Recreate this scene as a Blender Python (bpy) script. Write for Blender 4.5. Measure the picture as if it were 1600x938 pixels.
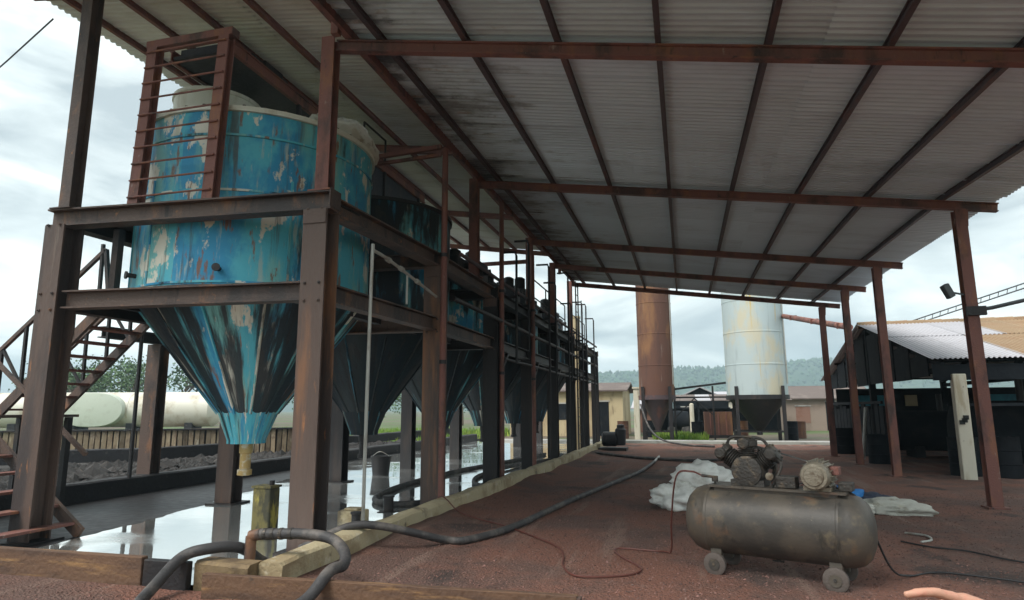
import bpy, bmesh, math, random
from mathutils import Vector, Matrix, noise
random.seed(7)
PI = math.pi
for o in list(bpy.data.objects): bpy.data.objects.remove(o)
sc = bpy.context.scene
COL = sc.collection
# ------------------------------------------------------------------ camera
PITCH = math.atan(0.171); YAW = math.atan(0.27*math.cos(PITCH)); ROLL = math.radians(-0.3)
f_ = Vector((-math.sin(YAW)*math.cos(PITCH), math.cos(YAW)*math.cos(PITCH), math.sin(PITCH)))
r0 = Vector((math.cos(YAW), math.sin(YAW), 0)); u0 = r0.cross(f_)
r_ = r0*math.cos(ROLL) + u0*math.sin(ROLL); u_ = u0*math.cos(ROLL) - r0*math.sin(ROLL)
cd = bpy.data.cameras.new('camera'); cam = bpy.data.objects.new('camera', cd); COL.objects.link(cam)
cam.matrix_world = Matrix(((r_.x, u_.x, -f_.x, 0), (r_.y, u_.y, -f_.y, 0), (r_.z, u_.z, -f_.z, 1.5), (0, 0, 0, 1)))
cd.sensor_width = 36; cd.lens = 22.5; cd.clip_start = .02; cd.clip_end = 6000
sc.camera = cam
# ------------------------------------------------------------------ sky
SUN_EL, SUN_AZ = math.radians(52), math.radians(215)     # azimuth clockwise from +Y: from behind left of the camera
w = bpy.data.worlds.new('World'); sc.world = w; w.use_nodes = True
nt = w.node_tree; nt.nodes.clear()
def nn(t, **k):
    n = nt.nodes.new(t)
    for a, b in k.items(): setattr(n, a, b)
    return n
out = nn('ShaderNodeOutputWorld'); bg = nn('ShaderNodeBackground'); bg.inputs[1].default_value = .1
sky = nn('ShaderNodeTexSky', sky_type='NISHITA', sun_disc=False, sun_elevation=SUN_EL, sun_rotation=SUN_AZ, air_density=1.0, dust_density=2.0, ozone_density=1.0)
tc = nn('ShaderNodeTexCoord'); mp = nn('ShaderNodeMapping'); mp.inputs['Scale'].default_value = (1.1, 1.1, 3.2); mp.inputs['Location'].default_value = (3.7, 1.2, .4)
n1 = nn('ShaderNodeTexNoise'); n1.inputs['Scale'].default_value = 3.3; n1.inputs['Detail'].default_value = 8; n1.inputs['Roughness'].default_value = .55; n1.inputs['Distortion'].default_value = .5
cr = nn('ShaderNodeValToRGB'); e = cr.color_ramp.elements
e[0].position = .35; e[0].color = (.30, .345, .36, 1); e[1].position = .66; e[1].color = (.96, 1.0, .95, 1)
m_ = e.new(.50); m_.color = (.52, .57, .565, 1)
sc_ = nn('ShaderNodeVectorMath', operation='SCALE'); sc_.inputs['Scale'].default_value = 8.0
mx = nn('ShaderNodeMix', data_type='RGBA'); mx.inputs[0].default_value = .96
L = nt.links.new
L(tc.outputs['Generated'], mp.inputs[0]); L(mp.outputs[0], n1.inputs['Vector']); L(n1.outputs['Fac'], cr.inputs[0]); L(cr.outputs[0], sc_.inputs[0])
L(sky.outputs[0], mx.inputs[6]); L(sc_.outputs[0], mx.inputs[7]); L(mx.outputs[2], bg.inputs[0]); L(bg.outputs[0], out.inputs[0])
# ------------------------------------------------------------------ sun (overcast)
sd = bpy.data.lights.new('sun', 'SUN'); sd.energy = 1.5; sd.angle = math.radians(28); sd.color = (1, .96, .9)
sun = bpy.data.objects.new('sun', sd); COL.objects.link(sun)
sdir = Vector((math.sin(SUN_AZ)*math.cos(SUN_EL), math.cos(SUN_AZ)*math.cos(SUN_EL), math.sin(SUN_EL)))
sun.rotation_euler = sdir.to_track_quat('Z', 'Y').to_euler(); sun.location = sdir*40
sc.view_settings.view_transform = 'Standard'; sc.view_settings.look = 'None'; sc.view_settings.gamma = 1
sc.view_settings.use_curve_mapping = False; sc.view_settings.exposure = 1.38
# ------------------------------------------------------------------ materials
MATS = {}
def mat(name, base, rough=.7, metal=0., layers=(), bump=None, rnd=0., ior=None, spec=None, island=0., rnd_off=True, cyl=0.):
    """layers: (colour, (sx,sy,sz) noise scale, lo, hi, strength[, 'grime_shade'])  colour overlays (rust, dirt, peeled paint, painted shade on the tanks)"""
    m = bpy.data.materials.new(name); m.use_nodes = True; t = m.node_tree; N = t.nodes; K = t.links.new
    b = N['Principled BSDF']; b.inputs['Roughness'].default_value = rough; b.inputs['Metallic'].default_value = metal
    if ior: b.inputs['IOR'].default_value = ior
    if spec is not None: b.inputs['Specular IOR Level'].default_value = spec
    tcn = N.new('ShaderNodeTexCoord'); oi = N.new('ShaderNodeObjectInfo')
    add = N.new('ShaderNodeVectorMath'); add.operation = 'MULTIPLY_ADD'
    K(oi.outputs['Random'], add.inputs[0]); add.inputs[1].default_value = (31, 17, 23) if rnd_off else (0, 0, 0); K(tcn.outputs['Object'], add.inputs[2])
    vec = add.outputs[0]
    if cyl:      # unrolled round the upright axis: streaks run down shells and cones
        sx_ = N.new('ShaderNodeSeparateXYZ'); K(tcn.outputs['Object'], sx_.inputs[0]); an = N.new('ShaderNodeMath'); an.operation = 'ARCTAN2'; K(sx_.outputs[0], an.inputs[0]); K(sx_.outputs[1], an.inputs[1])
        ml = N.new('ShaderNodeMath'); ml.operation = 'MULTIPLY'; ml.inputs[1].default_value = cyl; K(an.outputs[0], ml.inputs[0])
        cx_ = N.new('ShaderNodeCombineXYZ'); K(ml.outputs[0], cx_.inputs[0]); K(sx_.outputs[2], cx_.inputs[2]); K(cx_.outputs[0], add.inputs[2])
    rgb = N.new('ShaderNodeRGB'); rgb.outputs[0].default_value = (*base, 1); cur = rgb.outputs[0]
    for ly in layers:
        col, s, lo, hi, st = ly[:5]
        mpn = N.new('ShaderNodeMapping'); mpn.inputs['Scale'].default_value = s; K(vec, mpn.inputs[0])
        no = N.new('ShaderNodeTexNoise'); no.inputs['Scale'].default_value = 1; no.inputs['Detail'].default_value = 7; no.inputs['Roughness'].default_value = .62
        K(mpn.outputs[0], no.inputs['Vector'])
        mr = N.new('ShaderNodeMapRange'); mr.interpolation_type = 'SMOOTHSTEP'; mr.inputs[1].default_value = lo; mr.inputs[2].default_value = hi; mr.inputs[3].default_value = 0; mr.inputs[4].default_value = st
        fac = no.outputs['Fac']
        if len(ly) > 5:
          if isinstance(ly[5], tuple):      # dirt gathers towards one end of a sheet
            sxn = N.new('ShaderNodeSeparateXYZ'); K(tcn.outputs['Object'], sxn.inputs[0]); ma = N.new('ShaderNodeMath'); ma.operation = 'MULTIPLY_ADD'; K(sxn.outputs[0], ma.inputs[0]); ma.inputs[1].default_value = ly[5][0]; ma.inputs[2].default_value = ly[5][1]
            ad = N.new('ShaderNodeMath'); ad.operation = 'ADD'; K(fac, ad.inputs[0]); K(ma.outputs[0], ad.inputs[1]); fac = ad.outputs[0]
          else:
            at = N.new('ShaderNodeAttribute'); at.attribute_type = 'OBJECT'; at.attribute_name = ly[5]
            ad = N.new('ShaderNodeMath'); ad.operation = 'ADD'; K(fac, ad.inputs[0]); K(at.outputs['Fac'], ad.inputs[1]); fac = ad.outputs[0]
        K(fac, mr.inputs[0])
        mxn = N.new('ShaderNodeMix'); mxn.data_type = 'RGBA'; K(mr.outputs[0], mxn.inputs[0]); K(cur, mxn.inputs[6]); mxn.inputs[7].default_value = (*col, 1); cur = mxn.outputs[2]
    for amt, src in ((rnd, oi.outputs['Random']), (island, None)):
        if not amt: continue
        if src is None:
            ge = N.new('ShaderNodeNewGeometry'); src = ge.outputs['Random Per Island']
        mr = N.new('ShaderNodeMapRange'); mr.inputs[3].default_value = 1-amt; mr.inputs[4].default_value = 1+amt; K(src, mr.inputs[0])
        vm = N.new('ShaderNodeVectorMath'); vm.operation = 'SCALE'; K(cur, vm.inputs[0]); K(mr.outputs[0], vm.inputs['Scale']); cur = vm.outputs[0]
    K(cur, b.inputs['Base Color'])
    if bump:
        no = N.new('ShaderNodeTexNoise'); no.inputs['Scale'].default_value = bump[0]; no.inputs['Detail'].default_value = 6; K(vec, no.inputs['Vector'])
        bp = N.new('ShaderNodeBump'); bp.inputs['Strength'].default_value = bump[1]; bp.inputs['Distance'].default_value = bump[2] if len(bump) > 2 else .02
        K(no.outputs['Fac'], bp.inputs['Height']); K(bp.outputs[0], b.inputs['Normal'])
        if not metal:
            mr = N.new('ShaderNodeMapRange'); mr.inputs[3].default_value = max(.02, rough-.15); mr.inputs[4].default_value = min(1, rough+.15); K(no.outputs['Fac'], mr.inputs[0]); K(mr.outputs[0], b.inputs['Roughness'])
    MATS[name] = m; return m
mat('rust_steel', (.095, .062, .050), .62, 0, [((.035, .029, .030), (1.5, 1.5, .7), .46, .62, .85), ((.23, .105, .05), (3, 3, 1.2), .53, .68, .8), ((.27, .21, .17), (9, 9, 1.6), .62, .76, .5), ((.36, .15, .055), (10, 10, 8), .63, .72, .7), ((.02, .018, .02), (6, 6, .8), .60, .70, .8)], (40, .35))
mat('oxide_steel', (.20, .082, .066), .68, 0, [((.27, .115, .055), (4, 4, 1.6), .50, .66, .75), ((.055, .036, .034), (2.5, 2.5, 1.0), .50, .66, .85), ((.33, .27, .24), (14, 14, 5), .63, .74, .6), ((.38, .16, .06), (12, 12, 12), .64, .72, .6), ((.03, .024, .024), (9, 9, 2), .62, .70, .7)], (45, .35))
mat('purlin_steel', (.075, .052, .058), .6, 0, [((.17, .07, .055), (2, 1.2, 2), .52, .68, .8), ((.03, .028, .035), (2, 2, 2), .52, .70, .7)], (40, .3))
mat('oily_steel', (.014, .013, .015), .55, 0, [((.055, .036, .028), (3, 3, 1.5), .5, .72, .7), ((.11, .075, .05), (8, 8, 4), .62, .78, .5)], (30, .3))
mat('black_box', (.018, .02, .026), .55, 0, [((.05, .045, .04), (4, 4, 2), .5, .75, .7)], (25, .3))
mat('tank_paint', (.085, .42, .53), .56, 0, [((.03, .25, .46), (.9, 1, .6), .47, .57, .9), ((.20, .47, .44), (2.0, 1, .6), .49, .62, .8), ((.66, .63, .54), (2.3, 1, 1.3), .555, .585, .95), ((.44, .46, .38), (9, 1, 1.4), .57, .66, .6), ((.22, .095, .045), (7, 1, 1.6), .59, .65, .85), ((.09, .075, .06), (5, 1, .35), .56, .67, .8), ((.014, .017, .022), (2.2, 1, .45), .59, .70, .97, 'grime_shade')], (18, .25), cyl=1.6, spec=.3)  # last layer darkens per object: oil grime and painted shade together
mat('pale_paint', (.62, .62, .54), .55, 0, [((.40, .36, .26), (3, 3, .8), .5, .7, .8), ((.12, .08, .05), (5, 5, .7), .62, .74, .8)], (20, .2))
mat('roof_zinc', (.60, .71, .80), .42, .1, [((.42, .50, .57), (.5, 1.2, 1), .48, .7, .7), ((.22, .18, .14), (1.3, 7, 1), .66, .78, .6)], (6, .1), rnd=.06)
mat('roof_old', (.60, .71, .80), .42, .1, [((.42, .49, .55), (.5, 1.2, 1), .48, .7, .7), ((.13, .125, .12), (.8, 1.6, 1), .50, .72, .8, (-.085, -.10)), ((.30, .17, .07), (1.6, 5, 1), .60, .74, .6, (-.04, -.06)), ((.045, .05, .055), (1.1, 2.2, 1), .56, .72, .8, (-.10, -.16))], (6, .1), rnd=.06)
mat('roof_pale', (.74, .76, .74), .5, .05, [((.52, .49, .43), (.7, 2, 1), .48, .7, .6), ((.24, .19, .14), (1.3, 6, 1), .66, .78, .5)], (6, .1), rnd=.05)
mat('gravel', (.23, .10, .068), .95, 0, [((.14, .082, .066), (.45, .45, .45), .45, .58, .9), ((.29, .19, .15), (2.6, .22, 1), .54, .66, .65), ((.05, .035, .031), (.6, .45, .6), .56, .64, .85), ((.25, .16, .13), (1.6, 1.6, 1.6), .60, .72, .6), ((.23, .15, .125), (34, 34, 34), .56, .68, .6), ((.03, .02, .02), (45, 45, 45), .56, .66, .8)], (40, 1, .06), rnd_off=False)
mat('pebble', (.16, .085, .07), .9, 0, [((.21, .15, .13), (6, 6, 6), .58, .7, .7), ((.05, .035, .033), (5, 5, 5), .55, .65, .8)], None, island=.6)
mat('earth', (.11, .085, .06), .95, 0, [((.07, .12, .03), (.06, .06, .06), .45, .55, .9), ((.19, .16, .12), (.2, .2, .2), .55, .7, .8)], (8, .5), rnd_off=False)
mat('grass', (.13, .24, .03), .9, 0, [((.25, .30, .05), (.6, .6, .6), .45, .65, .8)], (12, .5), island=.35)
mat('concrete', (.46, .39, .25), .88, 0, [((.27, .20, .11), (1.6, 1.6, 1.6), .47, .62, .8), ((.58, .53, .42), (6, 6, 6), .54, .68, .6), ((.10, .08, .055), (2.2, 2.2, 2.2), .58, .68, .85), ((.42, .30, .09), (9, 9, 9), .60, .70, .5)], (30, .6))
mat('stained_concrete', (.20, .14, .075), .85, 0, [((.09, .06, .035), (3, 3, 5), .46, .62, .85), ((.34, .24, .10), (5, 5, 5), .56, .7, .6)], (30, .5))
mat('grey_concrete', (.36, .35, .33), .85, 0, [((.2, .19, .18), (1, 1, 1), .48, .66, .8), ((.07, .065, .06), (2, 2, 2), .58, .72, .8)], (30, .4))
mat('dark_concrete', (.018, .017, .019), .8, 0, [((.02, .02, .024), (1, 1, 1), .48, .66, .9), ((.16, .14, .12), (4, 4, 6), .62, .72, .7)], (20, .5))
mat('rubble', (.026, .023, .022), .9, 0, [((.08, .065, .055), (3, 3, 3), .55, .7, .7)], (20, .6), island=.5)
mat('timber', (.13, .07, .04), .8, 0, [((.07, .04, .028), (1.2, 8, 8), .45, .65, .85), ((.32, .18, .075), (1.4, 14, 14), .54, .70, .75), ((.04, .03, .025), (3, 5, 5), .62, .72, .8)], (25, .6))
mat('rubber', (.045, .043, .045), .65, 0, [((.16, .14, .125), (4, 4, 4), .45, .66, .75), ((.02, .02, .02), (9, 9, 9), .56, .68, .8)], (60, .2))
mat('red_line', (.13, .04, .03), .5, 0, [((.08, .03, .025), (6, 6, 6), .5, .7, .8)])
mat('galvanised', (.42, .42, .39), .5, .3, [((.22, .17, .12), (5, 5, 2), .52, .7, .7)], None)
mat('sack', (.84, .84, .80), .75, 0, [((.50, .48, .42), (4, 4, 4), .52, .70, .7), ((.25, .2, .16), (3, 3, 3), .62, .74, .6)], (14, .6, .03))
mat('dirty_sack', (.55, .54, .48), .8, 0, [((.27, .24, .18), (5, 5, 5), .50, .66, .9), ((.45, .42, .22), (3, 3, 3), .58, .7, .6)], (14, .6, .03))
mat('blue_sack', (.02, .20, .55), .6, 0, [((.01, .08, .25), (5, 5, 5), .5, .66, .8)], (16, .6, .03))
mat('navy_sack', (.02, .03, .06), .7, 0, [((.06, .06, .08), (5, 5, 5), .5, .66, .8)], (16, .6, .03))
mat('comp_paint', (.095, .080, .064), .5, .1, [((.05, .046, .042), (1.6, 1.6, 1.6), .46, .62, .85), ((.17, .135, .085), (6, 6, 6), .54, .70, .65), ((.14, .065, .04), (3, 3, 3), .58, .70, .6), ((.03, .028, .026), (9, 9, 3), .58, .70, .8), ((.28, .24, .18), (22, 22, 22), .66, .74, .5)], (35, .10))
mat('grimy_iron', (.05, .045, .04), .55, .2, [((.16, .12, .08), (9, 9, 9), .52, .68, .8), ((.36, .27, .20), (14, 14, 14), .64, .74, .7)], (40, .6))
mat('motor_alloy', (.24, .21, .16), .5, .3, [((.12, .09, .06), (10, 10, 10), .48, .62, .9), ((.55, .52, .42), (16, 16, 16), .58, .7, .8)], (40, .4))
mat('caster', (.105, .085, .075), .8, 0, [((.09, .07, .06), (12, 12, 12), .5, .66, .8)], (40, .3))
mat('rust_silo', (.12, .055, .038), .7, .1, [((.25, .12, .05), (1.2, 1.2, .35), .48, .66, .8), ((.09, .045, .036), (2.2, 2.2, .5), .52, .68, .8), ((.33, .29, .26), (5, 5, .6), .63, .74, .5)], (16, .2))
mat('white_silo', (.44, .52, .53), .6, .05, [((.55, .50, .36), (.7, .7, .4), .48, .62, .85), ((.58, .38, .03), (2.2, 2.2, .16), .60, .68, .8), ((.30, .36, .38), (4, 4, .4), .55, .7, .7), ((.22, .15, .07), (6, 6, .5), .66, .75, .7)], (16, .2))
mat('cream_wall', (.48, .39, .24), .85, 0, [((.34, .25, .15), (.7, .7, .5), .47, .62, .8), ((.12, .09, .06), (1.5, 1.5, .5), .58, .7, .8)], (10, .2))
mat('brick_red', (.22, .12, .09), .85, 0, [((.18, .08, .05), (1, 1, 1), .5, .66, .7)], (10, .2))
mat('dark_roof', (.13, .10, .09), .8, 0, [((.22, .18, .16), (1, 1, 1), .5, .66, .7)], (8, .2))
mat('grey_wall', (.26, .20, .165), .85, 0, [((.2, .15, .12), (.8, .8, .8), .48, .64, .8)], (10, .2))
mat('tan_roof', (.29, .20, .12), .8, 0, [((.26, .15, .08), (.8, 2, 1), .48, .66, .7), ((.44, .38, .24), (2, 1, 1), .6, .72, .7)], (8, .2), rnd=.12)
mat('white_roof', (.44, .43, .46), .55, .1, [((.40, .39, .42), (.8, 2, 1), .48, .66, .6), ((.40, .30, .18), (3, 2, 1), .63, .72, .5)], (8, .15), rnd=.08)
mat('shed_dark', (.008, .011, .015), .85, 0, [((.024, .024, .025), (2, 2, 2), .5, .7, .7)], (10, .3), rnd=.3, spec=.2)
mat('teal_tarp', (.03, .26, .36), .6, 0, [((.02, .13, .2), (2, 2, 1), .5, .66, .7)])
mat('white_post', (.60, .56, .46), .75, 0, [((.4, .33, .22), (6, 6, 1.2), .5, .68, .8), ((.10, .08, .06), (8, 8, 3), .64, .74, .8)], (20, .3))
mat('white_tank', (.66, .63, .55), .5, 0, [((.42, .35, .25), (.8, .8, .8), .48, .66, .8), ((.22, .15, .09), (3, 3, 3), .64, .72, .7)], (10, .1))
mat('tank_plate', (.50, .54, .46), .55, 0, [((.40, .42, .35), (2, 2, 2), .5, .7, .6)], (10, .1))
mat('batten', (.22, .17, .11), .85, 0, [((.13, .09, .06), (5, 5, 3), .46, .62, .85), ((.52, .48, .38), (7, 7, 2), .56, .7, .6)], (20, .3), rnd=.45)
mat('bark', (.10, .075, .05), .9, 0, [((.05, .04, .03), (4, 4, 1), .5, .7, .8)], (20, .5))
mat('leaf_dark', (.035, .085, .030), .7, 0, [((.07, .12, .03), (1, 1, 1), .5, .65, .8)], None, island=.45)
mat('leaf_mid', (.07, .13, .04), .7, 0, [((.035, .08, .03), (1, 1, 1), .5, .65, .8)], None, island=.45)
mat('forest', (.035, .075, .035), .95, 0, [((.07, .11, .045), (.02, .02, .02), .45, .6, .8), ((.02, .05, .03), (.08, .08, .08), .5, .65, .9)], (.15, 1, 3), rnd_off=False)
mat('skin', (.50, .26, .18), .5, 0, [((.58, .22, .16), (40, 40, 40), .5, .66, .6), ((.40, .19, .13), (90, 90, 90), .55, .7, .5)], (220, .25, .002))
mat('shirt', (.10, .13, .20), .85, 0, [((.07, .09, .15), (8, 8, 8), .5, .7, .7)], (60, .2))
mat('trousers', (.05, .05, .055), .85); mat('hair', (.012, .010, .009), .6); mat('eye', (.02, .015, .012), .2)
mat('lamp_grey', (.06, .07, .08), .5); mat('cable', (.02, .02, .022), .6)
mat('card', (.13, .11, .035), .7, 0, [((.03, .03, .02), (5, 5, 2.4), .42, .56, .9), ((.40, .34, .06), (6, 6, 2), .57, .68, .8)], (20, .3))
mat('ochre_valve', (.40, .27, .10), .6, 0, [((.55, .50, .40), (9, 9, 9), .5, .62, .8)])
mat('black_mark', (.02, .02, .02), .8)
# water: dark, oily, mirror-like film
m = mat('water', (.82, .84, .82), .03, .85, [((.30, .29, .26), (.5, .25, 1), .56, .72, .6), ((.10, .095, .085), (1.8, .8, 1), .64, .72, .8)], None, rnd_off=False)
t = m.node_tree; b = t.nodes['Principled BSDF']; tcn = t.nodes.new('ShaderNodeTexCoord')
n_ = t.nodes.new('ShaderNodeTexNoise'); n_.inputs['Scale'].default_value = 1.3; n_.inputs['Detail'].default_value = 5; mpn = t.nodes.new('ShaderNodeMapping'); mpn.inputs['Scale'].default_value = (.5, 1.0, 1)
t.links.new(tcn.outputs['Object'], mpn.inputs[0]); t.links.new(mpn.outputs[0], n_.inputs['Vector'])
bp = t.nodes.new('ShaderNodeBump'); bp.inputs['Strength'].default_value = .10; bp.inputs['Distance'].default_value = .03; t.links.new(n_.outputs['Fac'], bp.inputs['Height']); t.links.new(bp.outputs[0], b.inputs['Normal'])
mr = t.nodes.new('ShaderNodeMapRange'); mr.inputs[1].default_value = .5; mr.inputs[2].default_value = .72; mr.inputs[3].default_value = .02; mr.inputs[4].default_value = .3; t.links.new(n_.outputs['Fac'], mr.inputs[0]); t.links.new(mr.outputs[0], b.inputs['Roughness'])

# ------------------------------------------------------------------ mesh helpers
def wloc(o):
    v = Vector((0, 0, 0))
    while o is not None: v += o.location; o = o.parent
    return v
class MB:
    def __init__(s): s.v = []; s.f = []
    def add(s, vs, fs):
        k = len(s.v); s.v += [Vector(p) for p in vs]; s.f += [tuple(i+k for i in f) for f in fs]; return s
    def box(s, x0, x1, y0, y1, z0, z1):
        return s.add([(x0,y0,z0),(x1,y0,z0),(x1,y1,z0),(x0,y1,z0),(x0,y0,z1),(x1,y0,z1),(x1,y1,z1),(x0,y1,z1)], [(0,3,2,1),(4,5,6,7),(0,1,5,4),(1,2,6,5),(2,3,7,6),(3,0,4,7)])
    def _fr(s, p, q, up):
        p, q = Vector(p), Vector(q); d = (q-p).normalized(); up = Vector(up)
        if abs(d.dot(up)) > .98: up = Vector((0, 1, 0)) if abs(d.y) < .9 else Vector((1, 0, 0))
        x = d.cross(up).normalized(); return p, q, x, x.cross(d).normalized()
    def prism(s, p, q, prof, up=(0, 0, 1)):
        """sweep closed 2-d profile (a across, b along up) from p to q"""
        p, q, x, y = s._fr(p, q, up); n = len(prof)
        vs = [p+x*a+y*b for a, b in prof]+[q+x*a+y*b for a, b in prof]
        return s.add(vs, [(i, (i+1) % n, n+(i+1) % n, n+i) for i in range(n)]+[tuple(range(n-1, -1, -1)), tuple(range(n, 2*n))])
    def bar(s, p, q, w, h, up=(0, 0, 1)):
        w /= 2; h /= 2; return s.prism(p, q, [(-w,-h),(w,-h),(w,h),(-w,h)], up)
    def ibeam(s, p, q, w, h, t=.02, up=(0, 0, 1)):
        w /= 2; h /= 2; k = t/2
        return s.prism(p, q, [(-w,-h),(w,-h),(w,-h+t),(k,-h+t),(k,h-t),(w,h-t),(w,h),(-w,h),(-w,h-t),(-k,h-t),(-k,-h+t),(-w,-h+t)], up)
    def tube(s, pts, r, n=8, cap=True):
        pts = [Vector(p) for p in pts]; rs = r if isinstance(r, (list, tuple)) else [r]*len(pts); k = len(s.v); up = Vector((0, 0, 1)); px = None
        for i, p in enumerate(pts):
            d = (pts[min(i+1, len(pts)-1)]-pts[max(i-1, 0)]).normalized()
            if px is None: px = d.orthogonal().normalized()
            else: px = (px-d*px.dot(d)).normalized()
            py = d.cross(px)
            for j in range(n): a = 2*PI*j/n; s.v.append(p+(px*math.cos(a)+py*math.sin(a))*rs[i])
        for i in range(len(pts)-1):
            for j in range(n): a = k+i*n+j; b = k+i*n+(j+1) % n; s.f.append((a, b, b+n, a+n))
        if cap: s.f.append(tuple(k+n-1-j for j in range(n))); s.f.append(tuple(k+(len(pts)-1)*n+j for j in range(n)))
        return s
    def lathe(s, prof, n=32, c=(0, 0, 0), axis=(0, 0, 1), a0=0, close=True):
        """prof: (r, h) along axis"""
        ax = Vector(axis).normalized(); x = ax.orthogonal().normalized() if abs(ax.z) < .99 else Vector((1, 0, 0)); y = ax.cross(x); c = Vector(c); k = len(s.v)
        for r, h in prof:
            for j in range(n): a = a0+2*PI*j/n; s.v.append(c+ax*h+(x*math.cos(a)+y*math.sin(a))*max(r, 1e-4))
        for i in range(len(prof)-1):
            for j in range(n): a = k+i*n+j; b = k+i*n+(j+1) % n; s.f.append((a, b, b+n, a+n))
        if close: s.f.append(tuple(k+n-1-j for j in range(n))); s.f.append(tuple(k+(len(prof)-1)*n+j for j in range(n)))
        return s
    def build(s, name, m, parent=None, smooth=None, local=False, loc=(0, 0, 0), bevel=0):
        me = bpy.data.meshes.new(name); off = Vector((0, 0, 0)) if local else (wloc(parent)+Vector(loc))
        me.from_pydata([tuple(p-off) for p in s.v], [], s.f); me.materials.append(MATS[m])
        if smooth: me.shade_smooth(); me.set_sharp_from_angle(angle=math.radians(smooth))
        o = bpy.data.objects.new(name, me); COL.objects.link(o); o.parent = parent; o.location = loc
        if bevel: bm_ = o.modifiers.new('bevel', 'BEVEL'); bm_.width = bevel; bm_.segments = 2; bm_.limit_method = 'ANGLE'
        return o
def share(o, name, parent, loc, rot=None, scale=None):
    c = bpy.data.objects.new(name, o.data); COL.objects.link(c); c.parent = parent; c.location = Vector(loc)-wloc(parent)
    if rot: c.rotation_euler = rot
    if scale: c.scale = scale
    return c
def tag(o, label=None, cat=None, group=None, kind=None):
    for k, v in (('label', label), ('category', cat), ('group', group), ('kind', kind)):
        if v: o[k] = v
    return o
def thing(name, label, cat, loc=(0, 0, 0), rz=0, group=None):
    o = bpy.data.objects.new(name, None); COL.objects.link(o); o.location = loc; o.rotation_euler = (0, 0, rz); o.empty_display_size = .2
    return tag(o, label, cat, group)
def smooth_path(pts, k=6):
    P = [Vector(p) for p in pts]; o = []
    for i in range(len(P)-1):
        a, b, c, d = P[max(i-1, 0)], P[i], P[i+1], P[min(i+2, len(P)-1)]
        for j in range(k):
            t = j/k; o.append(.5*((2*b)+(c-a)*t+(2*a-5*b+4*c-d)*t*t+(3*b-a-3*c+d)*t**3))
    return o+[P[-1]]
def nz(x, y, z=0, s=1.): return noise.noise(Vector((x*s, y*s, z*s)))

# ================================================================== SETTING
g = MB().add([(-1600,-300,-.03),(1600,-300,-.03),(1600,1700,-.03),(-1600,1700,-.03)], [(0,1,2,3)]).build('ground', 'earth'); tag(g, kind='structure')
KX = lambda y: -3.36+.017*(y-5.3)+.03*nz(0, y, 3, .5)          # outer foot of the kerb
def gz(x, y):
    z = .006+.026*(nz(x, y, 0, .6)+1)*.5+.010*nz(x, y, 5, 3.)-.018*max(0, nz(x*2.2, y*.22, 11, 1.))
    if y > 4.6: z += .13*max(0, 1-abs(x-KX(y))/.55)**1.6*(.55+.75*nz(x, y, 9, .55))
    return max(.002, z)
def yard():
    bm = bmesh.new(); st = .14; vs = {}
    def V(i, j):
        if (i, j) not in vs: x, y = -12+i*st, -3+j*st; vs[i, j] = bm.verts.new((x, y, gz(x, y)))
        return vs[i, j]
    for i in range(int(22/st)):
        for j in range(int(32/st)):
            x, y = -12+i*st, -3+j*st
            if y > 4.75 and x < -3.55: continue
            bm.faces.new((V(i, j), V(i+1, j), V(i+1, j+1), V(i, j+1)))
    me = bpy.data.meshes.new('gravel_yard'); bm.to_mesh(me); bm.free(); me.materials.append(MATS['gravel']); me.shade_smooth()
    o = bpy.data.objects.new('gravel_yard', me); COL.objects.link(o); return tag(o, kind='structure')
yard()
def pebbles():
    mb = MB(); n = 0
    while n < 26000:
        y = 3.2+10*random.random()**1.7; x = random.uniform(-3.3+(-5.5 if y < 4.6 else 0), min(6, .75*y))
        if y > 4.6 and x < -3.2: continue
        r = random.uniform(.004, .013)*(1.5 if random.random() < .06 else 1); z = gz(x, y)+r*.15; a = random.random()*6.3; c, s_ = math.cos(a)*r, math.sin(a)*r; q = random.uniform(.6, 1.2)
        mb.add([(x+c, y+s_, z), (x-s_*q, y+c*q, z), (x-c, y-s_, z), (x+s_*q, y-c*q, z), (x+r*.3, y, z+r*.8)], [(0,1,4),(1,2,4),(2,3,4),(3,0,4)]); n += 1
    tag(mb.build('loose_gravel', 'pebble'), 'loose reddish brown gravel scattered over the yard', 'gravel', kind='stuff')
pebbles()
w_ = MB().add([(-9.75,4.95,.02),(-3.45,4.95,.02),(-3.2,30,.02),(-9.75,30,.02)], [(0,1,2,3)]).build('water', 'water'); tag(w_, kind='structure')
MB().box(-9, 8, 29.4, 30.6, -.02, .10).build('pavement', 'grey_concrete'); tag(bpy.data.objects['pavement'], kind='structure')
# grass strips beyond the yard
def grass_patch(x0, x1, y0, y1, n, label):
    mb = MB()
    for _ in range(n):
        x, y = random.uniform(x0, x1), random.uniform(y0, y1); h = random.uniform(.12, .38); a = random.random()*3.2; c, s_ = math.cos(a)*.05, math.sin(a)*.05; lx, ly = random.uniform(-.12, .12), random.uniform(-.12, .12)
        mb.add([(x-c, y-s_, -.02), (x+c, y+s_, -.02), (x+lx, y+ly, h)], [(0,1,2)])
    tag(mb.build('grass', 'grass'), label, 'grass', kind='stuff')
grass_patch(-32, -9.9, 26, 44, 9000, 'bright green grass beyond the wet basin, seen between the tank cones')
grass_patch(-1.6, 1.0, 33, 37, 1500, 'bright green grass patch behind the rusty silo')
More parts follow.
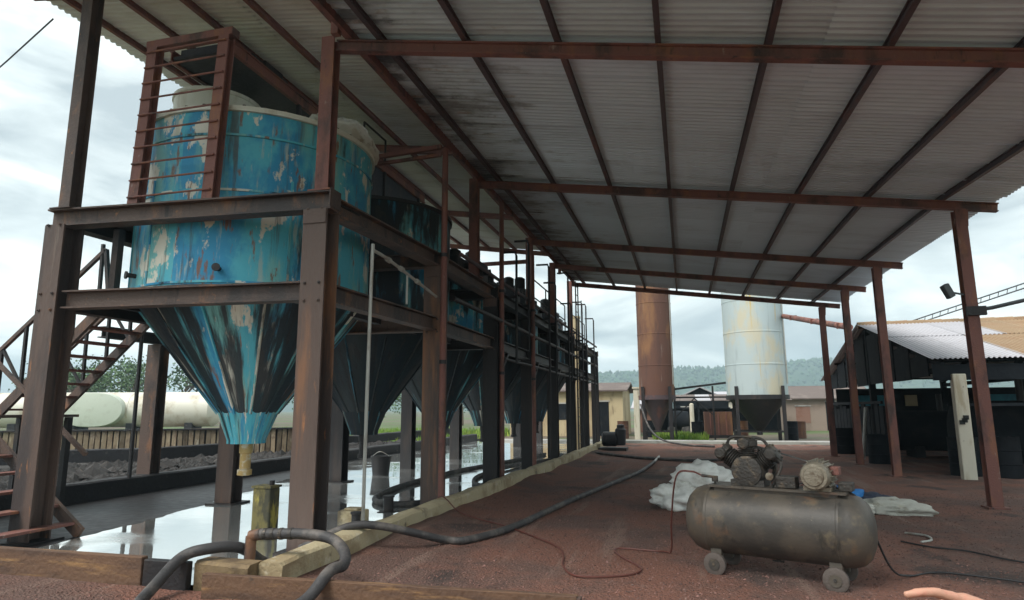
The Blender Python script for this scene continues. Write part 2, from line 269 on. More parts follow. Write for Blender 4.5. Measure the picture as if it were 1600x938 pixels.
# hills
def hills():
    bm = bmesh.new(); nx, ny = 240, 14; G = []
    for j in range(ny+1):
        row = []
        for i in range(nx+1):
            x = -1580+3160*i/nx; y = 780+640*j/ny; t = math.sin(PI*min(1, j/ny*1.15))**.8
            z = (62+20*nz(x, 0, 1, .0022)+9*nz(x, y, 2, .009)+5*nz(x, y, 4, .035))*t-1
            if x < -150: z *= max(.25, 1-(-150-x)/900)
            row.append(bm.verts.new((x, y+60*nz(x, 0, 7, .003), max(z, -1))))
        G.append(row)
    for j in range(ny):
        for i in range(nx): bm.faces.new((G[j][i], G[j][i+1], G[j+1][i+1], G[j+1][i]))
    me = bpy.data.meshes.new('hills'); bm.to_mesh(me); bm.free(); me.materials.append(MATS['forest']); me.shade_smooth()
    o = bpy.data.objects.new('hills', me); COL.objects.link(o); tag(o, kind='structure')
    mb = MB()     # the tree cover that roughens the skyline
    for k in range(9000):
        x = random.uniform(-900, 1300); j = random.uniform(.08, .75); i = (x+1580)/3160*nx; v = G  # sample grid
        ii, jj = min(int(i), nx-1), min(int(j*ny), ny-1); p = me.vertices[0].co
        idx = jj*(nx+1)+ii; p = me.vertices[idx].co; q = me.vertices[idx+1].co; s_ = me.vertices[idx+nx+1].co; u, v_ = random.random(), random.random()
        c = p+(q-p)*u+(s_-p)*v_; r = random.uniform(1.5, 3.6); h = random.uniform(3, 7.5)
        vs = [(c.x+r*math.cos(a)*random.uniform(.7, 1.2), c.y+r*math.sin(a), c.z+h*.45) for a in (0, 1.26, 2.5, 3.8, 5.0)]+[(c.x, c.y, c.z-2), (c.x+random.uniform(-1, 1), c.y, c.z+h)]
        mb.add(vs, [(i_, (i_+1) % 5, 6) for i_ in range(5)]+[((i_+1) % 5, i_, 5) for i_ in range(5)])
    tag(mb.build('forest', 'leaf_dark'), 'distant dark green forest covering the hazy hills', 'forest', kind='stuff')
hills()

# ================================================================== KERBS AND WALLS OF THE BASIN
def kerb(name, label, pts, w, h, m, jit=.02, seg=.35):
    mb = MB(); P = []; 
    for a, b in zip(pts, pts[1:]):
        a, b = Vector(a), Vector(b); n = max(1, int((b-a).length/seg))
        P += [a.lerp(b, i/n) for i in range(n)]
    P.append(Vector(pts[-1])); k = 0
    for i, p in enumerate(P):
        d = (P[min(i+1, len(P)-1)]-P[max(i-1, 0)]).normalized(); x = Vector((d.y, -d.x, 0)); j = lambda q: jit*nz(p.x+q*7, p.y, q, 1.7)
        mb.v += [p+x*(-w/2+j(1))+Vector((0,0,-.04)), p+x*(w/2+j(2))+Vector((0,0,-.04)), p+x*(w/2+j(3))+Vector((0,0,h-.025+j(4))), p+x*(w/2-.03+j(3))+Vector((0,0,h+j(4))), p+x*(-w/2+.03+j(5))+Vector((0,0,h+j(6))), p+x*(-w/2+j(5))+Vector((0,0,h-.025+j(6)))]
    n = 6
    for i in range(len(P)-1):
        for q in range(n): a = i*n+q; b = i*n+(q+1) % n; mb.f.append((b, a, a+n, b+n))
    mb.f.append(tuple(range(n))); mb.f.append(tuple((len(P)-1)*n+n-1-q for q in range(n)))
    return tag(mb.build(name, m, smooth=35), label, 'kerb')
kerb('concrete_kerb', 'weathered yellowish concrete kerb along the gravel yard, hose draped over it', [(-3.46, 5.0, 0), (-3.42, 8, 0), (-3.36, 12, 0), (-3.25, 17, 0), (-3.2, 29.3, 0)], .2, .25, 'concrete', .035)
kerb('front_concrete_kerb', 'short stained concrete kerb stub behind the rusty plank', [(-4.12, 4.98, 0), (-3.585, 4.98, 0)], .2, .235, 'stained_concrete')
kerb('oily_kerb', 'long black oily kerb on the left edge of the water', [(-9.8, 4.9, 0), (-9.85, 12, 0), (-9.9, 30, 0)], .3, .34, 'dark_concrete', .02)
kerb('back_kerb', 'dark kerb with pale top in front of the white horizontal tank', [(-19, 11.2, .2), (-14.4, 15.1, .2), (-13.0, 24, .2), (-12.8, 34, .2)], .3, .3, 'dark_concrete', .02)
mb = MB().add([(-9.98,4.9,-.03),(-9.98,33,-.03),(-13.0,33,-.03),(-13.2,24,-.03),(-14.5,15,-.03),(-19,11,-.03),(-19,4.9,-.03)], [(0,1,2,3,4,5,6)])
# rubble bank between the two kerbs
def rubble():
    mb = MB()
    for _ in range(4200):
        y = random.uniform(5, 26); x = random.uniform(-15.5, -10.0)
        if y > 15+(-14.4-x)*-.0 and x < -13.4: continue
        z = .02+.10*(nz(x, y, 2, .7)+1); r = random.uniform(.05, .2)*(1 if random.random() < .9 else 1.6)
        vs = []
        for a in range(6): an = a*PI/3; vs.append((x+r*math.cos(an)*random.uniform(.6, 1.1), y+r*math.sin(an)*random.uniform(.6, 1.1), z-.04+random.uniform(0, .4)*r))
        vs.append((x, y, z+r*random.uniform(.35, .7)))
        mb.add(vs, [(i, (i+1) % 6, 6) for i in range(6)])
    tag(mb.build('rubble', 'rubble'), 'dark oily rubble bank between the two kerbs', 'rubble', kind='stuff')
rubble()
tag(MB().box(-19, -9.96, 4.9, 34, -.02, .06).build('bank', 'rubble'), kind='structure')
def sludge():
    mb = MB(); E = [(4.95, -7.0), (6, -7.05), (7.6, -7.25), (9.1, -7.55), (11, -8.0), (12.8, -8.5), (15, -9.1), (18, -9.5), (22, -9.6)]; n = 110
    for k in range(n+1):
        y = 4.95+17*k/n
        for (a, p), (b, q) in zip(E, E[1:]):
            if a <= y <= b: xe = p+(q-p)*(y-a)/(b-a)
        xe += .18*nz(y, 0, 3, 1.1)+.12*nz(y, 0, 8, 4.)+.05*nz(y, 0, 2, 11.)
        mb.v += [Vector((-9.72, y, .026)), Vector((min(xe-.25, -7.2), y, .034)), Vector((xe, y, .0215))]
    for k in range(n):
        for q in (0, 1): a = 3*k+q; mb.f.append((a, a+1, a+4, a+3))
    tag(mb.build('sludge', 'sludge', smooth=60), 'black oily sludge along the left edge of the water', 'sludge', kind='stuff')
mat('sludge', (.012, .011, .012), .5, 0, [((.035, .03, .028), (1.2, .5, 1), .5, .66, .8)], (8, .5), rnd_off=False, spec=.3)
sludge()
# front timber edge of the basin: planks end to end
fe = thing('timber_edging', 'rusty brown timber edging along the front of the basin', 'edging', (-7, 4.86, 0))
for x0, x1, h, m_n in ((-10.0, -7.4, .26, 'timber'), (-7.38, -4.62, .255, 'timber'), (-4.6, -4.15, .235, 'oily_steel')):
    mb = MB(); n = 10
    for i in range(n): a, b = x0+(x1-x0)*i/n, x0+(x1-x0)*(i+1)/n; mb
    mb.bar((x0, 4.86, h/2), (x1, 4.86, h/2-.003), .07, h); mb.build('plank', m_n, fe, bevel=.008)
pk = thing('rusty_plank', 'long rusty brown plank on edge lying across the foreground', 'plank', (-2.3, 4.70, 0))
mb = MB(); n = 14
for i in range(n+1):
    x = -3.83+3.03*i/n; dz = .006*nz(x, 0, 0, 3); wob = .008*nz(x, 5, 0, 2); y = 4.66+.10*i/n
    mb.v += [Vector((x, y-.03+wob, -.03)), Vector((x, y+.03+wob, -.03)), Vector((x, y+.03+wob, .205+dz)), Vector((x, y-.03+wob, .205+dz))]
for i in range(n):
    for q in range(4): a = i*4+q; b = i*4+(q+1) % 4; mb.f.append((b, a, a+4, b+4))
mb.f += [(0, 1, 2, 3), (n*4+3, n*4+2, n*4+1, n*4)]
mb.build('board', 'timber', pk, bevel=.006)
MB().bar((-.80, 4.76, .09), (-.775, 4.76, .09), .085, .20).build('end_plate', 'rust_steel', pk)

# ================================================================== STEEL PLATFORM FRAME
YC = [6.35+3.15*i for i in range(8)]
LX = lambda i: -7.40+.15*i
RX = lambda i: -3.97 if i == 0 else -3.8
LY = lambda i: YC[i]-.3+.04*i
fr = thing('steel_platform', 'rusty brown steel platform frame carrying the blue hopper tanks', 'platform', (-5.6, 6.2, 0))
ZU, ZL = 4.0, 2.95
colm = MB().ibeam((0, 0, 0), (0, 0, 1), .30, .28, .022, up=(0, 1, 0)).build('column', 'rust_steel', None, local=True)
first = True
for i in range(8):
    for x, y in ((RX(i), YC[i]), (LX(i), LY(i))):
        if first: c = colm; c.parent = fr; c.location = Vector((x, y, 0))-wloc(fr); first = False
        else: c = share(colm, 'column', fr, (x, y, 0))
        c.scale = (1, 1, ZU-.225)
        if i >= 2:
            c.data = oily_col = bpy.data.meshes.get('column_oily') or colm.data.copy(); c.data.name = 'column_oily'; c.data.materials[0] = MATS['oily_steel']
    # cross beams at both levels
    a, b = Vector((LX(i)-.20, LY(i), 0)), Vector((RX(i)+.16, YC[i], 0))
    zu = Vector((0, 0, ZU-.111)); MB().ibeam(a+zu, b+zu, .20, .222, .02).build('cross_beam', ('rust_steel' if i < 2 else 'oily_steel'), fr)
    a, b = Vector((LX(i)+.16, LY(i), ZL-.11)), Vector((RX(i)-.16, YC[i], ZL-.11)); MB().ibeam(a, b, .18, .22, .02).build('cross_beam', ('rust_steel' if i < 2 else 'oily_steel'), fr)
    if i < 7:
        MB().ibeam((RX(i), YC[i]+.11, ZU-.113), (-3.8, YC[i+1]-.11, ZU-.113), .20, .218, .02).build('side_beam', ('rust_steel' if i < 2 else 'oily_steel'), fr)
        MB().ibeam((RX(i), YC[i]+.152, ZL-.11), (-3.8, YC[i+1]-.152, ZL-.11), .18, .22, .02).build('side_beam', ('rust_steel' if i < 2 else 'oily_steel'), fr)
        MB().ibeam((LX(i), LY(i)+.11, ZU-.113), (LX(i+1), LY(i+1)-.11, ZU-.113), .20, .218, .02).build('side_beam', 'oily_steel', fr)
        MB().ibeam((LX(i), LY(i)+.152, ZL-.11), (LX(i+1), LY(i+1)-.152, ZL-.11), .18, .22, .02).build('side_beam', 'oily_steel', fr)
    # gusset plate on the right column head
    MB().box(RX(i)+.161, RX(i)+.172, YC[i]-.12, YC[i]+.12, ZU-.20, ZU+.02).build('gusset', 'rust_steel', fr)
bo = None
for i in range(3):            # base plates, cleats and bolts on the columns one can see well
    for x, y in ((RX(i), YC[i]), (LX(i), LY(i))):
        MB().box(x-.24, x+.24, y-.24, y+.24, .0, .045).build('base_plate', 'oily_steel', fr)
        for zz in (ZL-.21, ZL-.01, ZU-.20):
            for dx in (-.09, .09):
                if bo is None: bo = MB().lathe([(.018, 0), (.018, .014), (.009, .015), (.009, .028)], 6, (0, 0, 0), (0, -1, 0)).build('bolt', 'rust_steel', fr, local=True); q = bo
                else: q = bpy.data.objects.new('bolt', bo.data); COL.objects.link(q); q.parent = fr
                q.location = Vector((x+dx, y-.14, zz-.03))-wloc(fr)
    MB().box(RX(i)-.145, RX(i)+.145, YC[i]-.155, YC[i]-.1402, ZU-.40, ZU-.232).build('splice_plate', 'rust_steel', fr)
# inner bearers under the tanks and short stub verticals
for i in range(6):
    for x in (-4.62, -7.1):
        MB().bar((x, YC[i]+.1, ZL-.06), (x, YC[i+1]-.38, ZL-.06), .12, .12).build('bearer', 'oily_steel', fr)
MB().bar((-6.85, 6.33, ZL+.002), (-6.85, 6.33, ZU-.225), .09, .09).build('strut', 'oily_steel', fr)
# walkway decking on both sides of the tanks, plate by plate
for i in range(7):
    y0, y1 = YC[i]+.12, YC[i+1]-.12
    MB().box(-4.28, -3.92, y0, y1, ZU-.05, ZU-.02).build('deck_plate', 'oily_steel', fr)
    MB().box(LX(i)+.1, LX(i)+.42, y0-.25, y1-.25, ZU-.05, ZU-.02).build('deck_plate', 'oily_steel', fr)

# ================================================================== HOPPER TANKS
def hopper(cx, cy, R, ztop, grime_shade, label, detail=2):
    t = thing('hopper_tank', label, 'tank', (cx, cy, 0), 0, 'hopper tanks in the steel frame')
    zb = ZL+.06; ztip = 1.12; rt = .17
    mb = MB(); prof = []
    for k in range(9): prof.append((R+(.006 if k % 4 == 0 else 0), zb+(ztop-zb)*k/8))
    s = mb.lathe(prof, 48, (cx, cy, 0), close=False).build('shell', 'tank_paint', t, smooth=30); s['grime_shade'] = grime_shade+.01
    n = 12; a0 = .2; rng = random.Random(int(cx*100+cy*10))
    da = 2*PI/n; plate = None
    for k in range(n):
        if plate is None:
            mb = MB(); ns = 4
            for r_i, z_i in ((R-.02, zb-.004), (R-.02-(R-.42)*.5, zb-(zb-ztip-.34)*.5), (.40, ztip+.34)):
                for q in range(ns+1): a = da*(q/ns-.5)*.996; mb.v.append(Vector((r_i*(1-.3*(1-math.cos(a)))*math.cos(a), r_i*math.sin(a), z_i)))
            for i_ in range(2):
                for q in range(ns): b_ = i_*(ns+1)+q; mb.f.append((b_+ns+1, b_+ns+2, b_+1, b_))
            plate = c = mb.build('cone_plate', 'tank_paint', t, smooth=30, local=True)
        else: c = bpy.data.objects.new('cone_plate', plate.data); COL.objects.link(c); c.parent = t
        c.rotation_euler = (0, 0, a0+da*(k+.5)); c['grime_shade'] = grime_shade+rng.choice((.15, .18, .21, .24, .28))  # cone plates painted darker: oil streaks plus the shade under the tank
    sm = None
    for k in range(n):
        a = a0+2*PI*k/n
        p, q = Vector((cx+(R-.03)*math.cos(a), cy+(R-.03)*math.sin(a), zb-.02)), Vector((cx+.40*math.cos(a), cy+.40*math.sin(a), ztip+.34))
        o = MB().bar(p, q, .028, .022, up=(math.cos(a), math.sin(a), .6)).build('seam', 'tank_paint', t); o['grime_shade'] = grime_shade+.08*((k*7) % 3)+.04
    mb = MB().lathe([(.425, ztip+.38), (.40, ztip+.33), (.26, ztip-.02), (.26, ztip-.07), (rt, ztip-.07)], 24, (cx, cy, 0))
    o = mb.build('collar', 'tank_paint', t, smooth=30); o['grime_shade'] = grime_shade+.07
    MB().lathe([(.09, ztip-.06), (.09, ztip-.20), (.075, ztip-.21), (.075, ztip-.42), (.10, ztip-.43), (.10, ztip-.50), (.06, ztip-.51)], 14, (cx, cy, 0)).build('outlet', 'ochre_valve' if detail > 1 else 'oily_steel', t, smooth=30)
    MB().lathe([(R-.005, zb-.05), (R+.035, zb-.05), (R+.035, zb+.005), (R+.002, zb+.005)], 48, (cx, cy, 0), close=False).build('ring', 'rust_steel', t)
    if detail > 1:
        for zz in (zb+.03, zb+(ztop-zb)*.52, ztop-.38): 
            o = MB().lathe([(R+.004, zz), (R+.02, zz), (R+.02, zz+.028), (R+.004, zz+.028)], 48, (cx, cy, 0), close=False).build('band', 'tank_paint', t); o['grime_shade'] = .06
        for a, z0, z1 in ((-2.25, zb+.05, ztop-.9), (-1.35, ztop-.86, ztop-.01), (-1.85, zb+.05, ztop-.9), (-.7, zb+.04, ztop-.9), (-2.75, ztop-.86, ztop-.02)):
            o = MB().bar((cx+(R+.006)*math.cos(a), cy+(R+.006)*math.sin(a), z0), (cx+(R+.006)*math.cos(a), cy+(R+.006)*math.sin(a), z1), .03, .02, up=(math.cos(a), math.sin(a), 0)).build('seam', 'tank_paint', s); o['grime_shade'] = .05
        for a in (-2.05, -1.2): 
            p = Vector((cx+R*math.cos(a), cy+R*math.sin(a), zb+.2)); d = Vector((math.cos(a), math.sin(a), 0))
            MB().tube([p-d*.05, p+d*.10], .03, 12).tube([p+d*.10, p+d*.12], .05, 12).build('nozzle', 'oily_steel', t, smooth=30)
        MB().lathe([(R-.06, ztop-.05), (R+.045, ztop-.05), (R+.045, ztop+.015), (R-.06, ztop+.015)], 48, (cx, cy, 0), close=False).build('rim', 'pale_paint', t)
        MB().lathe([(R-.06, ztop-.02), (R*.5, ztop+.10), (.02, ztop+.16)], 40, (cx, cy, 0), close=False).build('roof_plate', 'pale_paint', t, smooth=30)
        for k in range(40):      # rim bolts
            a = 2*PI*k/40; 
            if k == 0: bolt = MB().lathe([(.022, 0), (.022, .03), (.012, .034)], 6, (0, 0, 0)).build('bolt', 'rust_steel', t, local=True); bolt.location = (R*math.cos(a), R*math.sin(a), ztop+.012)
            else: share(bolt, 'bolt', t, (cx+R*math.cos(a), cy+R*math.sin(a), ztop+.012))
    else:
        MB().lathe([(R-.05, ztop-.06), (R+.04, ztop-.06), (R+.04, ztop), (R*.4, ztop+.12), (.02, ztop+.14)], 40, (cx, cy, 0), close=False).build('roof_plate', 'oily_steel', t, smooth=30)
    for a in (.78, 2.36, 3.93, 5.5):
        p = Vector((cx+(R+.06)*math.cos(a), cy+(R+.06)*math.sin(a), zb-.02))
        MB().bar(p-Vector((.1, 0, 0)), p+Vector((.1, 0, 0)), .18, .09).build('bracket', 'oily_steel', t)
    return t
T = [(-6.0, 7.95, 1.6, 5.32), (-5.85, 11.12, 1.57, 5.2), (-5.62, 14.3, 1.56, 4.35), (-5.5, 17.45, 1.56, 4.35), (-5.45, 20.6, 1.55, 4.3), (-5.4, 23.75, 1.45, 4.3)]
LB = ['large peeling turquoise blue hopper tank at the near end of the frame', 'oil blackened hopper tank with painted shade, second from the near end', 'dark teal hopper tank third from the near end', 'dark teal hopper tank fourth from the near end', 'small looking dark hopper tank fifth from the near end', 'farthest dark hopper tank at the end of the frame']
GR = [.0, .19, .12, .15, .17, .18]  # per-tank darkening: oil dirt with shade painted into it
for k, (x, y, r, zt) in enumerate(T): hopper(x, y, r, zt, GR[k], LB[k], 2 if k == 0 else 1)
# pale vessel and bagged hump on top of the first tank
v = thing('small_drum', 'cream short drum standing on top of the near blue tank', 'drum', (-6.6, 7.6, 5.40))
MB().lathe([(.58, 5.40), (.60, 5.42), (.60, 5.99), (.62, 6.0), (.62, 6.05), (.3, 6.09), (.02, 6.10)], 36, (-6.6, 7.6, 0)).build('shell', 'pale_paint', v, smooth=30)
MB().lathe([(.605, 5.5), (.622, 5.51), (.622, 5.55), (.605, 5.56)], 36, (-6.6, 7.6, 0), close=False).build('hoop', 'pale_paint', v)
def lump(name, label, cat, c, rx, ry, rz, m, seed, rotz=0, base=0., amp=.35):
    bm = bmesh.new(); bmesh.ops.create_icosphere(bm, subdivisions=4, radius=1)
    ca, sa = math.cos(rotz), math.sin(rotz)
    for q in bm.verts:
        p = q.co.copy(); d = 1+amp*noise.fractal(p*1.6+Vector((seed, seed*2, 0)), .9, 2., 4)+.10*noise.noise(p*6+Vector((seed, 0, 0)))-.12*abs(noise.noise(p*2.6+Vector((0, seed, 0))))-.07*abs(noise.noise(p*6.5+Vector((0, seed, 3))))+.035*noise.noise(p*15+Vector((seed, 0, 0)))
        x, y, z = p.x*rx*d, p.y*ry*d, max(p.z*d, -.55)*rz
        q.co = Vector((x*ca-y*sa, x*sa+y*ca, z+.55*rz+base))
    me = bpy.data.meshes.new(name); bm.to_mesh(me); bm.free(); me.materials.append(MATS[m]); me.shade_smooth()
    o = bpy.data.objects.new(name, me); COL.objects.link(o); o.location = c; return tag(o, label, cat)
lump('lagged_cover', 'pale green stained bulging cover on the right rim of the near blue tank', 'cover', (-4.95, 8.3, 5.36), .55, .75, .34, 'dirty_sack', 3, 0, 0, .2)

# ladder in front of the first tank, standing on the front beam
ld = thing('ladder', 'red brown ladder with two wide uprights and many rungs before the near tank', 'ladder', (-6.15, 6.28, ZU))
for x in (-6.52, -5.42): MB().ibeam((x, 6.22, ZU), (x, 6.30, 6.20), .15, .13, .015, up=(0, 1, 0)).build('upright', 'oxide_steel', ld)
MB().bar((-6.62, 6.31, 6.25), (-5.30, 6.31, 6.25), .14, .10).build('top_rail', 'oxide_steel', ld)
for k in range(10):
    z = ZU+.12+.222*k; y = 6.135+.08*(z-ZU)/2.2; rr = MB().tube([(-6.58, y, z), (-5.36, y, z)], .013, 8)
    o = rr.build('rung', 'oxide_steel', ld, smooth=40)
# overhead conveyor trough
cv = thing('conveyor_trough', 'dark wide overhead conveyor trough with red channel edges under the roof', 'conveyor', (-6.1, 9.5, 5.5))
MB().box(-6.55, -5.65, 6.63, 13.2, 6.24, 6.29).build('floor_plate', 'black_box', cv)
for x in (-6.58, -5.62):
    MB().ibeam((x, 6.62, 6.30), (x, 13.25, 6.30), .06, .17, .02).build('side_channel', 'oxide_steel', cv)
MB().box(-6.5, -5.7, 6.7, 13.1, 6.293, 6.42).build('trough_body', 'black_box', cv)
for y in (8.2, 9.62, 11.2, 12.9):
    for x in (-6.58, -5.62): MB().bar((x, y, 5.2 if y > 9 else 5.3), (x, y, 6.215), .06, .06).build('leg', 'oily_steel', cv)
MB().box(-5.95, -5.75, 7.5, 7.95, 6.425, 6.62).build('motor', 'black_box', cv, bevel=.02)
MB().tube([(-5.85, 7.3, 6.53), (-5.85, 8.1, 6.53)], .09, 14).build('motor_shaft', 'oily_steel', cv, smooth=40)
MB().box(-5.67, -5.64, 8.7, 12.9, 5.42, 6.21).build('skirt_plate', 'black_box', cv)
# red hoist arm to the thin post
ha = thing('cross_arm', 'red braced cross arm between the conveyor and the thin red post', 'cross arm', (-4.6, 9.35, 5.6))
MB().bar((-5.6, 9.40, 5.72), (-3.7, 9.40, 5.80), .07, .07).build('bar', 'oxide_steel', ha)
MB().bar((-5.6, 9.40, 5.60), (-3.7, 9.40, 5.66), .05, .05).build('bar', 'oxide_steel', ha)
MB().box(-5.75, -5.5, 9.25, 9.55, 5.52, 5.86).build('pulley_block', 'black_box', ha, bevel=.02)
# thin posts beside the columns
for x, y, h, lb in ((-3.6, 9.33, 5.72, 'thin red pipe post standing by the second column'), (-3.58, 12.62, 5.85, 'thin dark red pipe post standing by the third column'), (-3.56, 15.4, 5.35, 'thin dark pipe post by the fourth column')):
    t = thing('pipe_post', lb, 'post', (x, y, 0)); MB().tube([(x, y, -.02), (x, y, h)], .05, 10).build('pipe', 'oxide_steel', t, smooth=40)
    MB().box(x-.09, x+.09, y-.09, y+.09, 0.004, .022).build('base_plate', 'rust_steel', t)
    MB().tube([(x, y, 2.2), (x, y, 2.26)], .062, 10).build('clamp', 'oily_steel', t, smooth=40); MB().tube([(x, y, ZU-.1), (x, y, ZU-.04)], .062, 10).build('clamp', 'oily_steel', t, smooth=40)
t = thing('white_pipe', 'thin whitish vertical pipe with an elbow beside the front column', 'pipe', (-3.62, 6.95, 0))
MB().tube(smooth_path([(-3.62, 6.93, .02), (-3.62, 6.93, 1.6), (-3.62, 6.95, 3.38), (-3.62, 6.97, 3.43), (-3.62, 7.02, 3.44), (-3.62, 7.5, 3.41), (-3.63, 9.1, 3.22)], 4), .022, 8).build('pipe', 'galvanised', t, smooth=40)
for y, z in ((7.35, 3.42), (7.75, 3.385), (8.3, 3.315)): MB().tube([(-3.62, y, z), (-3.62, y+.09, z-.008)], .036, 8).build('coupling', 'galvanised', t, smooth=40)
MB().tube([(-3.625, 8.0, 2.93), (-3.625, 8.0, 3.36)], .016, 6).build('bracket', 'galvanised', t)
# platform rails and small clutter on top of the frame
def rail(label, pts, zs, h, nm='handrail', m_='oily_steel'):
    t = thing(nm, label, 'handrail', pts[0]); z0 = pts[0][2]
    for z in zs: MB().tube([(p[0], p[1], p[2]+z) for p in pts], .02, 6).build('rail', m_, t)
    for p in pts: MB().tube([p, (p[0], p[1], p[2]+h)], .022, 6).build('post', m_, t)
rail('small hoop handrail on the conveyor near the thin red post', [(-5.62, 10.3, 6.39), (-5.62, 11.2, 6.39)], (.5,), .5)
rail('dark handrail over the fourth and fifth hopper tanks', [(-3.9, 17.0, 4.0), (-3.9, 18.6, 4.0), (-3.9, 20.2, 4.0), (-3.9, 21.8, 4.0)], (.55, 1.05), 1.05)
rail('far dark handrail at the end of the platform', [(-4.0, 23.5, 4.0), (-4.0, 25.2, 4.0), (-4.0, 27.0, 4.0)], (.55, 1.05), 1.05)
rail('handrail of two bars behind the third hopper tank', [(-7.0, 13.6, 4.0), (-7.0, 16, 4.0), (-6.9, 18.4, 4.0)], (.5, 1.0), 1.0)
bx = [(-4.75, 12.9, .5, .9, .55), (-4.7, 14.0, .6, .7, .75), (-4.65, 15.1, .45, .6, .4), (-4.6, 16.9, .5, .7, .7), (-4.55, 18.0, .4, .4, .9), (-4.55, 19.6, .5, .6, .5), (-4.5, 21.3, .4, .5, .8), (-4.5, 23.1, .5, .5, .6)]
BL = ['low black gearbox on the platform just past the second tank', 'tall black motor housing above the third hopper tank', 'small black junction housing after the tall motor housing', 'black motor housing above the fourth hopper tank', 'narrow tall black box beyond the fourth tank', 'low black gearbox above the fifth hopper tank', 'narrow black box past the fifth hopper tank', 'last black gearbox near the platform end']
for (x, y, a, b_, h), lb in zip(bx, BL):
    t = thing('gearbox', lb, 'machine', (x, y, 4.3), 0, 'black machines on the platform')
    MB().box(x-a/2, x+a/2, y-b_/2, y+b_/2, 4.0+.32, 4.36+h*.7).build('housing', 'black_box', t, bevel=.03)
    MB().lathe([(.14, 0), (.16, .03), (.16, h*.35), (.08, h*.35+.05)], 14, (x, y, 4.36+h*.7-.004)).build('motor', 'black_box', t, smooth=30)
    MB().tube([(x+a/2-.01, y, 4.36+h*.4), (x+a/2+.16, y, 4.36+h*.4)], .07, 10).build('shaft', 'oily_steel', t, smooth=40)
    MB().box(x-a/2-.05, x+a/2+.05, y-b_/2-.05, y+b_/2+.05, 4.26, 4.322).build('base', 'oily_steel', t)
t = thing('caged_ladder', 'far dark ladder rising above the end of the platform', 'ladder', (-3.55, 21.9, 0))
for y in (21.75, 22.25): MB().tube([(-3.5, y, 0), (-3.5, y, 5.9)], .025, 6).build('stile', 'oily_steel', t)
for k in range(19): MB().tube([(-3.5, 21.75, .35+.3*k), (-3.5, 22.25, .35+.3*k)], .013, 6).build('rung', 'oily_steel', t)
t = thing('vent_stack', 'slim tan stack rising at the far end of the frame', 'stack', (-4.5, 27.6, 0))
MB().lathe([(.22, 0), (.22, 5.4), (.25, 5.42), (.25, 5.5)], 18, (-4.5, 27.6, 0)).build('pipe', 'cream_wall', t, smooth=30)
MB().tube([(-4.2, 27.6, 3.5), (-4.2, 27.6, 6.2)], .025, 6).build('rod', 'oily_steel', t)
MB().bar((-4.5, 27.6, 3.5), (-4.19, 27.6, 3.5), .04, .04).build('bracket', 'oily_steel', t)

# pipe runs, risers and braces that crowd the yard side of the frame
for x, z, r_p, y0, y1, m_n, lb in ((-3.58, 3.30, .045, 9.7, 27.6, 'oily_steel', 'black pipe running along the frame between the two beam levels'), (-3.62, 4.16, .035, 10.2, 27.8, 'purlin_steel', 'thin pipe running along the top beam of the frame'), (-3.60, 2.55, .03, 12.9, 27.5, 'oily_steel', 'thin black pipe slung below the lower side beam')):
    t = thing('pipe_run', lb, 'pipe', (x, y0, z)); P = []
    for k in range(13): P.append((x+.012*nz(k, z, 1, 1.3), y0+(y1-y0)*k/12, z+.02*nz(k, z, 5, 1.1)))
    MB().tube(P, r_p, 8).build('pipe', m_n, t, smooth=50)
    for i in range(2, 8): 
        if y0 < YC[i] < y1: MB().box(-3.69, x+.02, YC[i]-.03, YC[i]+.03, z-r_p-.03, z-r_p+.004).build('bracket', 'oily_steel', t)
RS = [(13.6, 2.5, 5.0), (14.9, 2.9, 5.6), (17.2, .2, 5.5), (18.3, 2.4, 5.2), (20.3, .2, 5.9), (21.0, 2.4, 5.0), (23.2, .2, 5.4), (24.4, 2.4, 5.5), (26.3, .2, 5.2)]
RL = ['first thin black riser pipe past the third column', 'thin black riser pipe before the fourth column', 'long thin black riser pipe after the fourth column', 'thin black riser pipe midway along the far frame', 'tall thin black riser pipe near the far ladder', 'short thin black riser pipe near the far ladder', 'thin black riser pipe past the far ladder', 'thin black riser pipe toward the frame end', 'last thin black riser pipe at the frame end']
for k, ((y, z0, z1), lb) in enumerate(zip(RS, RL)):
    x = -3.52-.03*(k % 2); t = thing('riser_pipe', lb, 'pipe', (x, y, z0), 0, 'thin risers on the frame')
    MB().tube([(x, y, z0), (x+.01, y, z1-.1), (x-.02, y, z1), (x-.35, y+.02, z1+.01)], .028, 7).build('pipe', 'oily_steel', t, smooth=40)
    MB().box(-3.70, x+.03, y-.03, y+.03, 3.94, 4.0).build('bracket', 'oily_steel', t)
for i in range(2, 7): MB().bar((-3.8, YC[i]+.16, 1.95), (-3.8, YC[i]+1.2, ZL-.22), .07, .07).build('knee_brace', 'oily_steel', fr)
